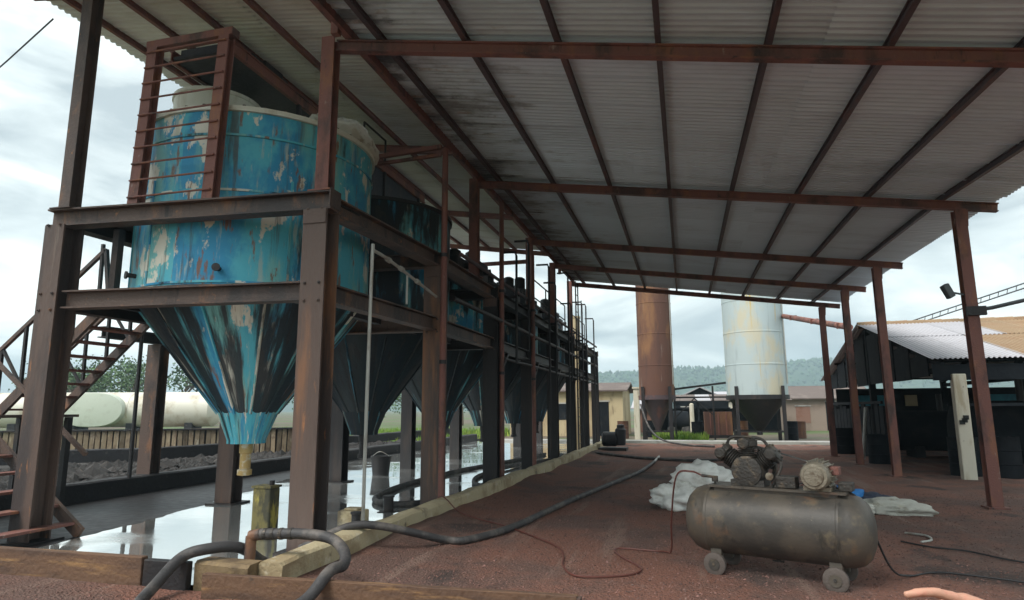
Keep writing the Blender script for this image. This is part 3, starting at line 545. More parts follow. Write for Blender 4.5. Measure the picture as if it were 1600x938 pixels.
# ================================================================== CANOPIES
RY = [6.35, 11.45, 16.1, 19.2, 22.3]
def zl(y): return 5.84+.004*(y-6.35) if y < 23 else 5.9
def zr(y):
    P = [(-5, 4.32), (1.6, 4.36), (6.35, 4.38), (11.45, 4.70), (16.1, 4.76), (22.3, 4.78), (40, 4.8)]
    for (a, p), (b, q) in zip(P, P[1:]):
        if a <= y <= b: return p+(q-p)*(y-a)/(b-a)
XL, XR = -3.7, 4.4
def zc(x, y): return zl(y)+(zr(y)-zl(y))*(x-XL)/(XR-XL)        # centre line of the rafters
ca = thing('canopy_roof', 'long grey corrugated canopy roof on red steel posts over the yard', 'canopy', (.4, 12, 0))
for y in RY:
    MB().ibeam((-3.72 if y > 7 else -3.86, y, zc(-3.72, y)), (4.95, y, zc(4.95, y)), .10, .14, .016).build('rafter', 'oxide_steel', ca)
    x = 4.4; xt = x
    MB().ibeam((x, y, -.03), (x, y, zc(x, y)-.075), .16, .17, .016, up=(0, 1, 0)).build('post', 'oxide_steel', ca)
    MB().box(x-.14, x+.14, y-.14, y+.14, .0, .035).build('base_plate', 'oxide_steel', ca)
    MB().bar((x, y-.05, zc(x, y)-.35), (x+.02, y-.05, zc(x, y)-.08), .012, .2, up=(1, 0, 0)).build('gusset', 'oxide_steel', ca)
    if y > 5: 
        rx_ = -3.95 if y < 7 else -3.8
        MB().ibeam((rx_, y, ZU+.002), (rx_, y, zc(-3.8, y)+.10), .17, .15, .016, up=(0, 1, 0)).build('post', 'oxide_steel', ca)
        MB().box(rx_-.15, rx_+.15, y-.12, y+.12, ZU+.001, ZU+.018).build('base_plate', 'oxide_steel', ca)
    else:
        MB().ibeam((-3.8, y, 0), (-3.8, y, zc(-3.8, y)+.10), .17, .15, .016, up=(0, 1, 0)).build('post', 'oxide_steel', ca)
for i in range(8):
    x = -3.3+1.07*i
    ys = [3.3, 6.35, 11.45, 16.1, 19.2, 22.75]
    for a, b in zip(ys, ys[1:]):
        za, zb_ = zc(x, a)+.115, zc(x, b)+.115
        MB().ibeam((x, a, za), (x, b-.004, zb_), .06, .09, .012).build('purlin', 'purlin_steel', ca)
# edge flashing along the high side
for a, b in zip([3.3, 6.35, 11.45, 16.1, 19.2], [6.35, 11.45, 16.1, 19.2, 22.75]):
    MB().bar((-3.68, a, zc(-3.68, a)+.125), (-3.68, b-.004, zc(-3.68, b)+.125), .05, .11).build('edge_beam', 'oxide_steel', ca)
def sheet_mesh(name, lx, wy, m, pitch=.1, amp=.013):
    n = int(round(wy/pitch)); st = 6; mb = MB(); N = n*st
    for k in range(N+1):
        y = -wy/2+wy*k/N; ph = (k % st)/st; z = amp*(1 if ph < .34 else (-1 if .5 <= ph < .84 else 0))
        mb.v += [Vector((-lx/2, y, z)), Vector((lx/2, y, z))]
    for k in range(N): mb.f.append((2*k, 2*k+1, 2*k+3, 2*k+2))
    return mb.build(name, m, None, local=True)
protos = {}
def lay_sheets(par, x0, x1, ys, wy, zf, m, lift, nm='roof_sheet'):
    key = (round(x1-x0, 2), m)
    for y in ys:
        za, zb_ = zf(x0, y), zf(x1, y); ang = math.atan2(zb_-za, x1-x0); ln = math.hypot(x1-x0, zb_-za)
        if key not in protos: protos[key] = o = sheet_mesh(nm, ln, wy+.045, m); o.parent = par
        else: o = bpy.data.objects.new(nm, protos[key].data); COL.objects.link(o); o.parent = par
        o.location = Vector(((x0+x1)/2, y, (za+zb_)/2+lift+random.uniform(-.002, .002)))-wloc(par)
        o.rotation_euler = (random.uniform(-.005, .005)+.013, -ang, random.uniform(-.002, .002))
ys = [3.7+.8*k for k in range(24)]
lay_sheets(ca, -3.72, 1.62, ys, .8, zc, 'roof_old', .190)
lay_sheets(ca, 1.5, 5.02, ys, .8, zc, 'roof_zinc', .178)
# upper canopy over the tanks
uc = thing('upper_canopy', 'higher pale corrugated canopy over the hopper tanks at the left', 'canopy', (-6, 12, 4))
def zu_(x, y): return 7.2-.15*(x+8.3)
UY = [6.08, 11.4, 16.05, 20.3]
for y in UY:
    i = min(range(8), key=lambda q: abs(LY(q)-y)); lx = LX(i) if abs(LY(i)-y) < .5 else LX(0)+.17*(y-6)/3.15
    MB().ibeam((lx, y, ZU+.002), (lx, y, zu_(lx, y)-.075), .17, .17, .016, up=(0, 1, 0)).build('post', 'rust_steel', uc)
    MB().box(lx-.16, lx+.16, y-.14, y+.14, ZU+.0005, ZU+.016).build('base_plate', 'rust_steel', uc)
    MB().ibeam((-8.5, y, zu_(-8.5, y)), (-3.3, y, zu_(-3.3, y)), .10, .14, .016).build('rafter', 'oxide_steel', uc)
    MB().bar((-3.8, y+.12, 5.9), (-3.8, y+.12, zu_(-3.8, y)-.07), .09, .09).build('short_post', 'oxide_steel', uc)
for i in range(6):
    x = -8.25+.97*i
    for a, b in zip([3.1, 6.08, 11.4, 16.05], [6.08, 11.4, 16.05, 20.9]):
        MB().ibeam((x, a, zu_(x, a)+.115), (x, b-.004, zu_(x, b)+.115), .06, .09, .012).build('purlin', 'oxide_steel', uc)
for a, b in ((11.5, 15.9), (16.15, 20.2)):
    MB().bar((-7.2, a, 4.6), (-7.2, b, 6.4), .07, .07).build('brace', 'oxide_steel', uc)
MB().bar((-7.3, 16.05, 5.35), (-3.85, 16.05, 5.35), .07, .1).build('tie', 'oxide_steel', uc)
ys = [3.5+.8*k for k in range(22)]
lay_sheets(uc, -8.75, -5.6, ys, .8, zu_, 'roof_pale', .178)
lay_sheets(uc, -5.7, -3.05, ys, .8, zu_, 'roof_pale', .194)

# ================================================================== STAIRS (left)
st = thing('steel_stair', 'dark steel switchback stair with open treads at the left of the frame', 'stair', (-8.6, 6.6, 0))
def flight(x0, z0, x1, z1, ya, yb, n, m_):
    for y in (ya, yb): MB().bar((x0, y, z0), (x1, y, z1), .05, .14).build('stringer', m_, st)
    for k in range(n):
        t = (k+.6)/n; x, z = x0+(x1-x0)*t, z0+(z1-z0)*t; MB().bar((x, ya+.026, z), (x, yb-.026, z), .20, .03).build('tread', 'oxide_steel', st)
flight(-7.08, .06, -9.0, 1.42, 5.42, 6.42, 7, 'rust_steel')
flight(-9.45, 1.42, -7.72, 2.93, 7.0, 7.9, 8, 'rust_steel')
MB().box(-10.1, -9.02, 5.4, 7.95, 1.42, 1.46).build('landing', 'rust_steel', st)
for x, y in ((-10.05, 5.5), (-10.05, 7.85), (-9.1, 5.5), (-9.1, 7.85)): MB().bar((x, y, -.02), (x, y, 1.418), .08, .08).build('leg', 'oily_steel', st)
for y in (6.97, 7.93):
    MB().bar((-9.5, y, 2.33), (-7.74, y, 3.74), .05, .05).build('handrail', 'rust_steel', st)
    for k in range(5):
        t = k/4; x = -9.4+1.62*t; z = 1.46+1.44*t; MB().bar((x, y, z), (x-.02, y, z+.92), .04, .04).build('baluster', 'oily_steel', st)
    MB().bar((-7.74, y, 3.74), (-7.62, y, 3.1), .05, .05).build('handrail', 'oily_steel', st)
    for k in range(0, 4, 2): MB().bar((-9.4+1.62*k/4, y, 2.38+1.44*k/4-.0), (-9.4+1.62*(k+1)/4, y, 1.5+1.44*(k+1)/4), .035, .035).build('brace', 'oily_steel', st)
MB().bar((-7.9, 6.9, 2.9), (-7.4, 7.9, 2.9), .12, .1).build('head_beam', 'oily_steel', st)
MB().bar((-7.16, 6.46, .98), (-9.05, 6.46, 2.34), .045, .045).build('handrail', 'rust_steel', st)
# walkway column and rod standing on the left bank
t = thing('walkway_trestle', 'dark steel column carrying a walkway beam, standing on the left bank', 'trestle', (-9.9, 10.3, 0))
MB().ibeam((-9.9, 10.3, .3), (-9.9, 10.3, 2.78), .30, .24, .02, up=(0, 1, 0)).build('column', 'rust_steel', t)
MB().ibeam((-9.9, 9.0, 2.89), (-9.9, 13, 2.89), .18, .2, .02).build('beam', 'oily_steel', t)
MB().bar((-9.9, 10.9, 2.88), (-7.5, 10.9, 2.88), .1, .12).build('tie', 'oily_steel', t)
t = thing('rod', 'thin dark vertical rod on the left bank beside the cone', 'rod', (-9.5, 9.55, 0)); MB().tube([(-9.72, 9.7, .28), (-9.78, 9.75, 2.95)], .035, 8).build('pipe', 'oily_steel', t, smooth=40)

# ================================================================== LEFT BACKGROUND
hz = Vector((.80, .60, 0))     # long axis of the big white tank
t = thing('white_storage_tank', 'long white horizontal storage tank lying on a batten base at the left', 'tank', (-19, 18, 0))
c0 = Vector((-52, 31, 1.62)); ax = Vector((.95, .31, 0)).normalized(); TS = 1.62
prof = [(a_*TS, b_*1.24) for a_, b_ in [(.05, -.35), (.4, -.3), (.62, -.16), (.72, 0)]+[(.72, k*1.6) for k in range(1, 12)]+[(.62, 17.76), (.4, 17.9), (.05, 17.95)]]
MB().lathe(prof, 36, c0, ax).build('shell', 'white_tank', t, smooth=35)
for k in range(1, 4): MB().lathe([(.722*TS, k*5.5), (.735*TS, k*5.5), (.735*TS, k*5.5+.12), (.722*TS, k*5.5+.12)], 36, c0, ax, close=False).build('hoop', 'white_tank', t)
nrm = Vector((ax.y, -ax.x, 0))
pc = c0+ax*14.5
mb = MB(); n = 40
for r, h in ((1.0, .60), (1.0, .80), (.97, .86), (.6, .90), (.02, .91)):
    for j in range(n):
        a = 2*PI*j/n; ex = math.copysign(abs(math.cos(a))**.75, math.cos(a)); mb.v.append(pc+ax*(2.05*r*ex)+nrm*h*1.75+Vector((0, 0, 1.12*r*math.sin(a))))
for i in range(4):
    for j in range(n): a = i*n+j; b = i*n+(j+1) % n; mb.f.append((b, a, a+n, b+n))
mb.build('oval_end', 'tank_plate', t, smooth=30)
for k in range(6): p = c0+ax*(1.5+3.8*k); MB().bar(p+Vector((0, 0, -1.65)), p+Vector((0, 0, -.9)), .5, 1.6, up=nrm).build('saddle', 'dark_concrete', t)
t = thing('batten_wall', 'low wall of stained upright battens with a pale rail, before the white tank', 'wall', (-17, 16, 0))
w0, wd = Vector((-24.5, 12.4, 0)), Vector((.80, .44, 0)).normalized(); wn = Vector((wd.y, -wd.x, 0)); o = None
for k in range(92):
    p = w0+wd*(.165*k)
    if o is None: q = o = MB().bar((0, 0, 0), (0, 0, .80), .13, .05, up=wn).build('batten', 'batten', t, local=True)
    else: q = share(o, 'batten', t, (0, 0, 0))
    q.location = Vector((p.x, p.y, .13+random.uniform(-.03, .03)))-wloc(t); q.rotation_euler = (0, random.uniform(-.03, .03), random.uniform(-.2, .2))
MB().bar(w0-wn*.12+Vector((0, 0, .45)), w0+wd*15.2-wn*.12+Vector((0, 0, .45)), .1, .9).build('backing', 'dark_concrete', t)
MB().bar(w0+Vector((0, 0, .93)), w0+wd*15.2+Vector((0, 0, .93)), .16, .05).build('rail', 'oily_steel', t)
# trees
def tree(loc, h, spread, label, m_='leaf_mid', n=1800, tall=1.):
    t = thing('tree', label, 'tree', loc, 0, 'trees beyond the yard'); x, y, z = loc; mb = MB(); tips = []
    mb.tube(smooth_path([(x, y, z-.2), (x+.1*spread*random.uniform(-1, 1), y, z+h*.3), (x+.15*spread*random.uniform(-1, 1), y, z+h*.75)], 4), [h*.028*(1-.09*i) for i in range(9)], 7)
    for k in range(9):
        a = random.random()*6.28; zz = z+h*random.uniform(.28, .7); e_ = Vector((x+spread*random.uniform(.45, .95)*math.cos(a), y+spread*random.uniform(.45, .95)*math.sin(a), zz+h*random.uniform(.08, .28)*tall))
        mb.tube([(x, y, zz), Vector((x, y, zz)).lerp(e_, .5)+Vector((0, 0, .04*h)), e_], [h*.012, h*.008, h*.003], 5); tips.append(e_)
    tips += [Vector((x+random.uniform(-.3, .3)*spread, y, z+h*random.uniform(.75, .95))) for _ in range(3)]
    mb.build('trunk', 'bark', t, smooth=60); lf = MB()
    for _ in range(n):
        c = random.choice(tips); d = Vector((random.gauss(0, 1), random.gauss(0, 1), random.gauss(0, .7))); p = c+d*spread*.24; s_ = h*random.uniform(.014, .032)
        a = Vector((random.gauss(0, 1), random.gauss(0, 1), random.gauss(0, 1))).normalized(); b_ = a.orthogonal().normalized()
        lf.add([p-a*s_, p+b_*s_*.6, p+a*s_, p-b_*s_*.6], [(0,1,2,3)])
    lf.build('crown', m_, t)
tree((-58, 50, 0), 6.2, 3.6, 'broad leafy tree left of the stair, above the white tank', 'leaf_mid')
tree((-63, 58, 0), 6.8, 4.0, 'dark bushy tree directly above the oval tank end', 'leaf_dark')
tree((-57.5, 57, 0), 6.9, 2.9, 'loose pale tree right of the bushy one, gaps in its crown', 'leaf_mid', 1100)
tree((-51, 57, 0), 6.6, 2.4, 'small dark pointed tree left of the thin rod', 'leaf_dark', 1100)
tree((-46, 60, 0), 5.0, 3.0, 'low green tree glimpsed behind the near cone', 'leaf_mid')
tree((-70, 60, 0), 6.0, 4.0, 'low wide tree at the far left edge of the view', 'leaf_dark')
tree((-38, 62, 0), 4.5, 3.6, 'low spreading bush glimpsed behind the front column', 'leaf_mid')
tree((-28, 62, 0), 4.5, 3.6, 'low green tree seen behind the second tank cone', 'leaf_mid')
tree((-21, 60, 0), 4.0, 3.2, 'low green tree seen between third and fourth tank cones', 'leaf_dark')
# thin cable in the sky
cb = thing('overhead_cable', 'thin dark cable crossing the sky to the upper canopy eave', 'cable', (-8.5, 7, 6.9))
P = []
for k in range(13): t_ = k/12; P.append(Vector((-30, 15, 9.6)).lerp(Vector((-8.5, 6.4, 7.06)), t_)+Vector((0, 0, -2.2*t_*(1-t_))))
MB().tube(P, .012, 5).build('wire', 'cable', cb)
po = thing('utility_pole', 'wooden pole outside the frame holding the sky cable', 'pole', (-30, 15, 0)); MB().tube([(-30, 15, -.1), (-30, 15, 9.9)], [.16, .11], 10).build('shaft', 'bark', po, smooth=40); MB().bar((-30.6, 15, 9.4), (-29.4, 15, 9.4), .1, .1).build('crossarm', 'bark', po)

# ================================================================== SILOS
def silo(x, y, R, zc0, ztop, ztip, m_, cm, label, legs_r):
    t = thing('silo', label, 'silo', (x, y, 0))
    prof = [(R, zc0)]
    k = zc0
    while k+1.5 < ztop: k += 1.5; prof += [(R, k-.03), (R+.012, k-.02), (R+.012, k+.02), (R, k+.03)]
    prof += [(R, ztop), (R+.03, ztop+.01), (R*.5, ztop+.4), (.05, ztop+.6)]
    MB().lathe(prof, 40, (x, y, 0), close=False).build('shell', m_, t, smooth=30)
    MB().lathe([(R-.01, zc0), (R*.55, zc0-(zc0-ztip)*.48), (.13, ztip), (.13, ztip-.14), (.08, ztip-.15)], 28, (x, y, 0), close=False).build('cone', cm, t, smooth=30)
    MB().lathe([(R-.02, zc0-.1), (R+.05, zc0-.1), (R+.05, zc0+.1), (R+.005, zc0+.1)], 40, (x, y, 0), close=False).build('ring', cm, t)
    L_ = []
    for a in (.78, 2.36, 3.93, 5.5):
        p = Vector((x+(R+.05)*math.cos(a)*legs_r, y+(R+.05)*math.sin(a)*legs_r, 0)); L_.append(p)
        MB().ibeam(p+Vector((0, 0, -.05)), p+Vector((0, 0, zc0+.5)), .15, .15, .02, up=(0, 1, 0)).build('leg', 'oily_steel', t)
        MB().bar(p+Vector((0, 0, zc0)), p.lerp(Vector((x, y, 0)), .1)+Vector((0, 0, zc0)), .1, .1).build('bracket', 'oily_steel', t)
    for a, b in ((0, 1), (1, 2), (2, 3), (3, 0)): MB().bar(L_[a]+Vector((0, 0, .45)), L_[b]+Vector((0, 0, .45)), .06, .06).build('tie', 'oily_steel', t)
    MB().tube([(x+R*.95, y-R*.4, zc0+.6), (x+R*.95, y-R*.4, ztop)], .03, 6).build('pipe', 'galvanised', t)
    return t
silo(-1.28, 31.6, .82, 2.02, 9.0, .55, 'rust_silo', 'purlin_steel', 'tall slim rusty brown silo with a cone bottom beyond the yard', 1.0)
silo(3.3, 32.4, 1.36, 2.0, 9.5, .42, 'white_silo', 'oily_steel', 'wide pale blue white silo with yellow stains and a black cone', 1.0)
t = thing('red_pipe', 'red pipe running from the pale silo to the dark shed', 'pipe', (4.9, 27, 4.5))
MB().tube([(4.62, 32.0, 5.75), (5.55, 23.9, 4.2)], .11, 12).build('pipe', 'oxide_steel', t, smooth=40)
for k in (.2, .55, .9): p = Vector((4.62, 32, 5.75)).lerp(Vector((5.55, 23.9, 4.2)), k); MB().bar(p+Vector((0, 0, -.1)), p+Vector((0, -.06, .1)), .3, .05, up=(0, 1, 0)).build('flange', 'oxide_steel', t)
t = thing('pipe_bridge', 'thin dark truss bridge between the two silos', 'bridge', (0, 33, 0))
MB().bar((-.6, 33.6, 2.45), (2.0, 33.6, 2.75), .09, .1).build('chord', 'oily_steel', t); MB().bar((-.6, 33.6, 2.05), (2.0, 33.6, 2.05), .07, .08).build('chord', 'oily_steel', t)
for x in (-.5, 1.35): MB().bar((x, 33.6, -.05), (x, 33.6, 2.6), .09, .09).build('post', 'oily_steel', t)
for a, b in ((-.45, .45), (.45, 1.3)): MB().bar((a, 33.6, 1.1 if a < 0 else 2.0), (b, 33.6, 2.0 if a < 0 else 1.2), .06, .06).build('brace', 'oily_steel', t)
# ---- far buildings
def house(name, label, x0, x1, y0, y1, h, ridge, wm, rm, along='x', wins=(), eave=.3):
    t = thing(name, label, 'building', ((x0+x1)/2, y0, 0))
    MB().box(x0, x1, y0, y1, -.05, h).build('wall', wm, t)
    if along == 'x':
        ym = (y0+y1)/2
        for a, b in ((y0-eave, ym+.01), (y1+eave, ym-.01)): MB().add([(x0-eave, a, h-.02), (x1+eave, a, h-.02), (x1+eave, b, h+ridge), (x0-eave, b, h+ridge), (x0-eave, a, h+.06), (x1+eave, a, h+.06), (x1+eave, b, h+ridge+.08), (x0-eave, b, h+ridge+.08)], [(0,3,2,1),(4,5,6,7),(0,1,5,4),(1,2,6,5),(2,3,7,6),(3,0,4,7)]).build('roof_slope', rm, t)
        for x in (x0, x1): MB().add([(x, y0, h), (x, y1, h), (x, ym, h+ridge)], [(0,1,2)]).build('gable', wm, t)
    else:
        xm = (x0+x1)/2
        for a, b in ((x0-eave, xm+.01), (x1+eave, xm-.01)): MB().add([(a, y0-eave, h-.02), (a, y1+eave, h-.02), (b, y1+eave, h+ridge), (b, y0-eave, h+ridge), (a, y0-eave, h+.06), (a, y1+eave, h+.06), (b, y1+eave, h+ridge+.08), (b, y0-eave, h+ridge+.08)], [(0,3,2,1),(4,5,6,7),(0,1,5,4),(1,2,6,5),(2,3,7,6),(3,0,4,7)]).build('roof_slope', rm, t)
        MB().add([(x0, y0, h), (x1, y0, h), (xm, y0, h+ridge)], [(0,1,2)]).build('gable', wm, t)
    for (a, b, c, d, nm, wmm) in wins:
        wo = MB().box(a, b, y0-.02, y0+.02, c, d).build(nm, wmm, t)
        MB().box(a-.06, b+.06, y0-.05, y0-.021, d, d+.08).build('lintel', 'grey_concrete', wo)
    return t
house('cream_building', 'cream yellow walled low building at the far end of the frame', -10, -3.4, 37, 42, 2.5, .5, 'cream_wall', 'dark_roof', 'x', [(-4.9, -4.2, 0, 1.9, 'door', 'shed_dark'), (-7.2, -6.2, .9, 1.8, 'window', 'shed_dark')])
house('white_gable_shed', 'white roofed gable shed seen between the two silos', -.9, 3.2, 52, 60, 2.0, 1.1, 'shed_dark', 'white_roof', 'y', [(-.3, .3, 0, 1.6, 'door', 'black_box')])
house('brick_house', 'pinkish grey low house with dark roof right of the pale silo', 6.4, 12, 48, 54, 2.1, .9, 'grey_wall', 'dark_roof', 'x', [(7.3, 8.2, .5, 1.6, 'window', 'brick_red'), (9.2, 9.9, 0, 1.9, 'door', 'shed_dark')])
house('red_wall_house', 'low brick red house left of the rusty silo', -3.2, -1.9, 44, 48, 1.5, .5, 'brick_red', 'white_roof', 'x')
house('far_white_house', 'small far white house below the hills, left of the pale silo', 1.2, 5.5, 74, 80, 2.3, 1.0, 'white_post', 'white_roof', 'x', [(2, 2.9, .7, 1.6, 'window', 'shed_dark'), (3.8, 4.7, .7, 1.6, 'window', 'shed_dark')])
t = thing('rusty_bin', 'rusty brown open bin standing beside the pale silo', 'bin', (1.6, 36.5, 0))
for a in ((.95, 2.35, 36, 36.05), (.95, 2.35, 37.4, 37.45), (.95, 1.0, 36.055, 37.395), (2.3, 2.35, 36.055, 37.395)): MB().box(*a, .12, 1.32).build('side_panel', 'rust_silo', t)
for x in (1.25, 1.65, 2.05): MB().box(x-.03, x+.03, 35.95, 35.997, .12, 1.32).build('rib', 'oxide_steel', t)
MB().box(.9, 2.4, 35.9, 37.5, -.03, .118).build('base', 'oily_steel', t)
t = thing('white_bollard_post', 'white post standing in the grass behind the rusty silo', 'post', (.35, 39, 0)); MB().lathe([(.13, -.05), (.12, 1.75), (.05, 1.8)], 12, (.35, 39, 0)).build('shaft', 'white_post', t, smooth=30)
t = thing('white_pillar', 'white square pillar left of the rusty silo', 'pillar', (-2.35, 33, 0)); MB().box(-2.5, -2.22, 33, 33.28, -.05, 2.5).build('shaft', 'white_post', t, bevel=.02); MB().box(-2.55, -2.17, 32.95, 33.33, 2.5, 2.58).build('cap', 'white_post', t)
t = thing('drum_cart', 'dark round machine on wheels in the grass behind the rusty silo', 'machine', (-.55, 40, 0))
MB().lathe([(.3, 0), (.55, .05), (.6, .6), (.55, 1.15), (.3, 1.2)], 24, (-1.0, 40, .78), (1, 0, 0)).build('drum', 'shed_dark', t, smooth=35)
for x in (-.8, .0):
    MB().lathe([(.2, -.06), (.28, -.05), (.28, .05), (.2, .06)], 18, (x, 39.6, .25), (0, 1, 0)).build('wheel', 'rubber', t, smooth=35)
MB().box(-.95, .15, 39.7, 40.3, .2, .3).build('chassis', 'oily_steel', t)
t = thing('pump_set', 'black pump with upright motor at the far end of the kerb', 'pump', (-2.5, 24, 0))
MB().box(-3.1, -2.1, 23.6, 24.4, .0, .12).build('skid', 'oily_steel', t); MB().lathe([(.2, 0), (.26, .05), (.26, .5), (.2, .56)], 18, (-3.0, 24, .42), (1, 0, 0)).build('casing', 'black_box', t, smooth=30)
MB().lathe([(.17, .0), (.2, .04), (.2, .55), (.14, .62), (.14, .72), (.05, .75)], 18, (-2.35, 24, .2), (0.05, 0, 1)).build('motor', 'black_box', t, smooth=30); MB().tube([(-2.75, 24, .42), (-2.35, 24, .42)], .06, 8).build('shaft', 'oily_steel', t)

for k, (x, y, h, m_n, lb) in enumerate(((-3.2, 34.5, .9, 'rust_silo', 'rusty drum left of the white pillar'), (.55, 35.2, .85, 'shed_dark', 'dark drum beside the rusty bin'), (2.7, 34.6, .9, 'rust_silo', 'rusty drum behind the pale silo leg'), (4.9, 33.9, .9, 'shed_dark', 'dark drum right of the pale silo'), (5.6, 36.0, .85, 'rust_silo', 'rusty drum before the pinkish house'), (-1.9, 36.5, .9, 'shed_dark', 'dark drum behind the rusty silo leg'))):
    t = thing('scrap_drum', lb, 'drum', (x, y, 0), 0, 'drums behind the silos')
    MB().lathe([(.27, .0), (.29, .02), (.29, h*.33), (.305, h*.345), (.29, h*.36), (.29, h*.66), (.305, h*.675), (.29, h*.69), (.29, h-.02), (.30, h), (.27, h), (.27, h-.03)], 18, (x, y, -.03)).build('shell', m_n, t, smooth=30)
    MB().lathe([(.03, 0), (.03, .02)], 8, (x+.12, y, h-.055)).build('bung', 'oily_steel', t)
t = thing('open_lean_to', 'dark open lean-to of thin posts behind the two silos', 'shed', (3, 44, 0))
for x in (-1.6, .8, 3.2, 5.6): MB().bar((x, 43, -.05), (x, 43, 1.95), .1, .1).build('post', 'shed_dark', t); MB().bar((x, 46, -.05), (x, 46, 2.35), .1, .1).build('post', 'shed_dark', t)
for k in range(9): MB().add([(-2.2+.95*k, 42.6, 1.97), (-1.27+.95*k, 42.6, 1.97), (-1.27+.95*k, 46.4, 2.42), (-2.2+.95*k, 46.4, 2.42), (-2.2+.95*k, 42.6, 2.0), (-1.27+.95*k, 42.6, 2.0), (-1.27+.95*k, 46.4, 2.45), (-2.2+.95*k, 46.4, 2.45)], [(0,3,2,1),(4,5,6,7),(0,1,5,4),(1,2,6,5),(2,3,7,6),(3,0,4,7)]).build('roof_sheet', 'dark_roof' if k % 3 else 'white_roof', t)
MB().box(-2, 6, 46.05, 46.1, -.05, 1.5).build('back_wall', 'shed_dark', t)
# ================================================================== RIGHT SHED
sh = thing('gable_shed', 'dark open sided shed with white and tan sheet roof at the right', 'shed', (9, 20, 0))
SX0, SX1, SY0, SY1, SYR = 5.15, 17.0, 15.75, 27.2, 21.3
ZE, ZR = 2.50, 3.92
def zs(y): return ZE+(ZR-ZE)*(1-abs(y-SYR)/(SYR-SY0 if y < SYR else SY1-SYR))
for y in (15.95, 21.3, 27.0):
    for x in (5.4, 9.2, 13, 16.8):
        if (x, y) == (5.4, 15.95): continue
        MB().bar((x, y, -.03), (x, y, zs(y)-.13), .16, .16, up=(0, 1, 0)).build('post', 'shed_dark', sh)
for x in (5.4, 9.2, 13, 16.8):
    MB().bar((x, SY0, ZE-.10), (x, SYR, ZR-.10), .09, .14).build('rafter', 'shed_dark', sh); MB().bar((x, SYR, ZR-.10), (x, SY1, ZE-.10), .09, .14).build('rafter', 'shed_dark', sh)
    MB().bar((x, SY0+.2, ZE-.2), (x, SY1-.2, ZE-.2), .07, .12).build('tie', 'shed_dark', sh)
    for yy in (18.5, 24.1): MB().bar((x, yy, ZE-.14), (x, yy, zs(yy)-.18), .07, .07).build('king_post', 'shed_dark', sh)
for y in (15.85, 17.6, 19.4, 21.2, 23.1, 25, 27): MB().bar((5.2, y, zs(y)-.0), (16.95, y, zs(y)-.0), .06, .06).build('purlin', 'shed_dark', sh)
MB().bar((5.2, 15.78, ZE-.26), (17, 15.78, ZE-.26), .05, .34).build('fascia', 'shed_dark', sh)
def shed_sheets():
    wx = .9; n = 13
    for k in range(n):
        x = SX0+wx*(k+.5)
        for a, b, fr_ in ((SY0-.12, 18.7, 0), (18.6, SYR+.05, 1), (SYR-.05, SY1+.1, 2)):
            za, zb_ = zs(a), zs(b)
            if fr_ == 2: za, zb_ = zs(a), zs(b)
            m_n = 'white_roof' if (k < 2 and fr_ < 2) or (fr_ == 1 and k in (2,)) or fr_ == 2 else 'tan_roof'
            key = ('shed', fr_, m_n); ln = math.hypot(b-a, zb_-za); ang = math.atan2(zb_-za, b-a)
            if key not in protos:
                mb = MB(); N = 40
                for q in range(N+1):
                    u = -.48+.96*q/N; z = .014*(1 if q % 4 < 2 else -1); mb.v += [Vector((u, -ln/2, z)), Vector((u, ln/2, z))]
                for q in range(N): mb.f.append((2*q+1, 2*q, 2*q+2, 2*q+3))
                protos[key] = o = mb.build('roof_sheet', m_n, None, local=True); o.parent = sh
            else: o = bpy.data.objects.new('roof_sheet', protos[key].data); COL.objects.link(o); o.parent = sh
            o.location = Vector((x, (a+b)/2, (za+zb_)/2+.06+.015*(fr_ == 1)+random.uniform(-.004, .004)))-wloc(sh); o.rotation_euler = (ang, 0, random.uniform(-.004, .004))
shed_sheets()
for k in range(26):           # ridge tiles
    x = SX0+.45*(k+.5); MB().lathe([(.10, -.22), (.115, .23)], 8, (x, SYR, ZR+.03), (1, 0, 0)).build('ridge_tile', 'tan_roof', sh, smooth=40)
for y in (16.9, 18.1, 19.3, 20.5, 22, 23.3, 24.6, 25.9):   # gable boards
    MB().box(5.30, 5.34, y-.55, y+.55, ZE-.35+.04*(y % 1), zs(y)-.12).build('gable_board', 'shed_dark', sh)
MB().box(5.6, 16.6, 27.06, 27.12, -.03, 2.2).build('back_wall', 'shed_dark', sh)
for k, (a, b, m_n) in enumerate(((6.2, 7.3, 'teal_tarp'), (7.9, 8.3, 'cream_wall'), (10.2, 11.8, 'teal_tarp'), (13.4, 14.2, 'white_post'))): MB().box(a, b, 27.0, 27.05, 1.55, 1.95).build('screen', m_n, sh)
for k in range(14):           # slatted side wall towards the yard
    y = 20.2+.48*k; MB().box(5.33, 5.37, y, y+.4, -.03, 1.55+.1*math.sin(k*2.1)).build('board', 'shed_dark', sh)
MB().box(5.26, 5.32, 20.1, 27, 1.6, 1.68).build('rail', 'shed_dark', sh)
MB().bar((5.45, 15.9, 1.55), (16.8, 15.9, 1.55), .05, .06).build('rail', 'shed_dark', sh)
pp = thing('white_timber_post', 'chipped whitish timber post propping the shed eave', 'post', (5.65, 15.78, 0))
MB().bar((5.64, 15.74, -.03), (5.66, 15.76, 2.20), .26, .18, up=(0, 1, 0)).build('shaft', 'white_post', pp, bevel=.02)
for dz, dx in ((1.28, .03), (1.18, -.05), (1.22, .0)): MB().box(5.65+dx-.05, 5.65+dx+.05, 15.632, 15.646, dz-.04, dz+.05).build('stain', 'black_mark', pp)
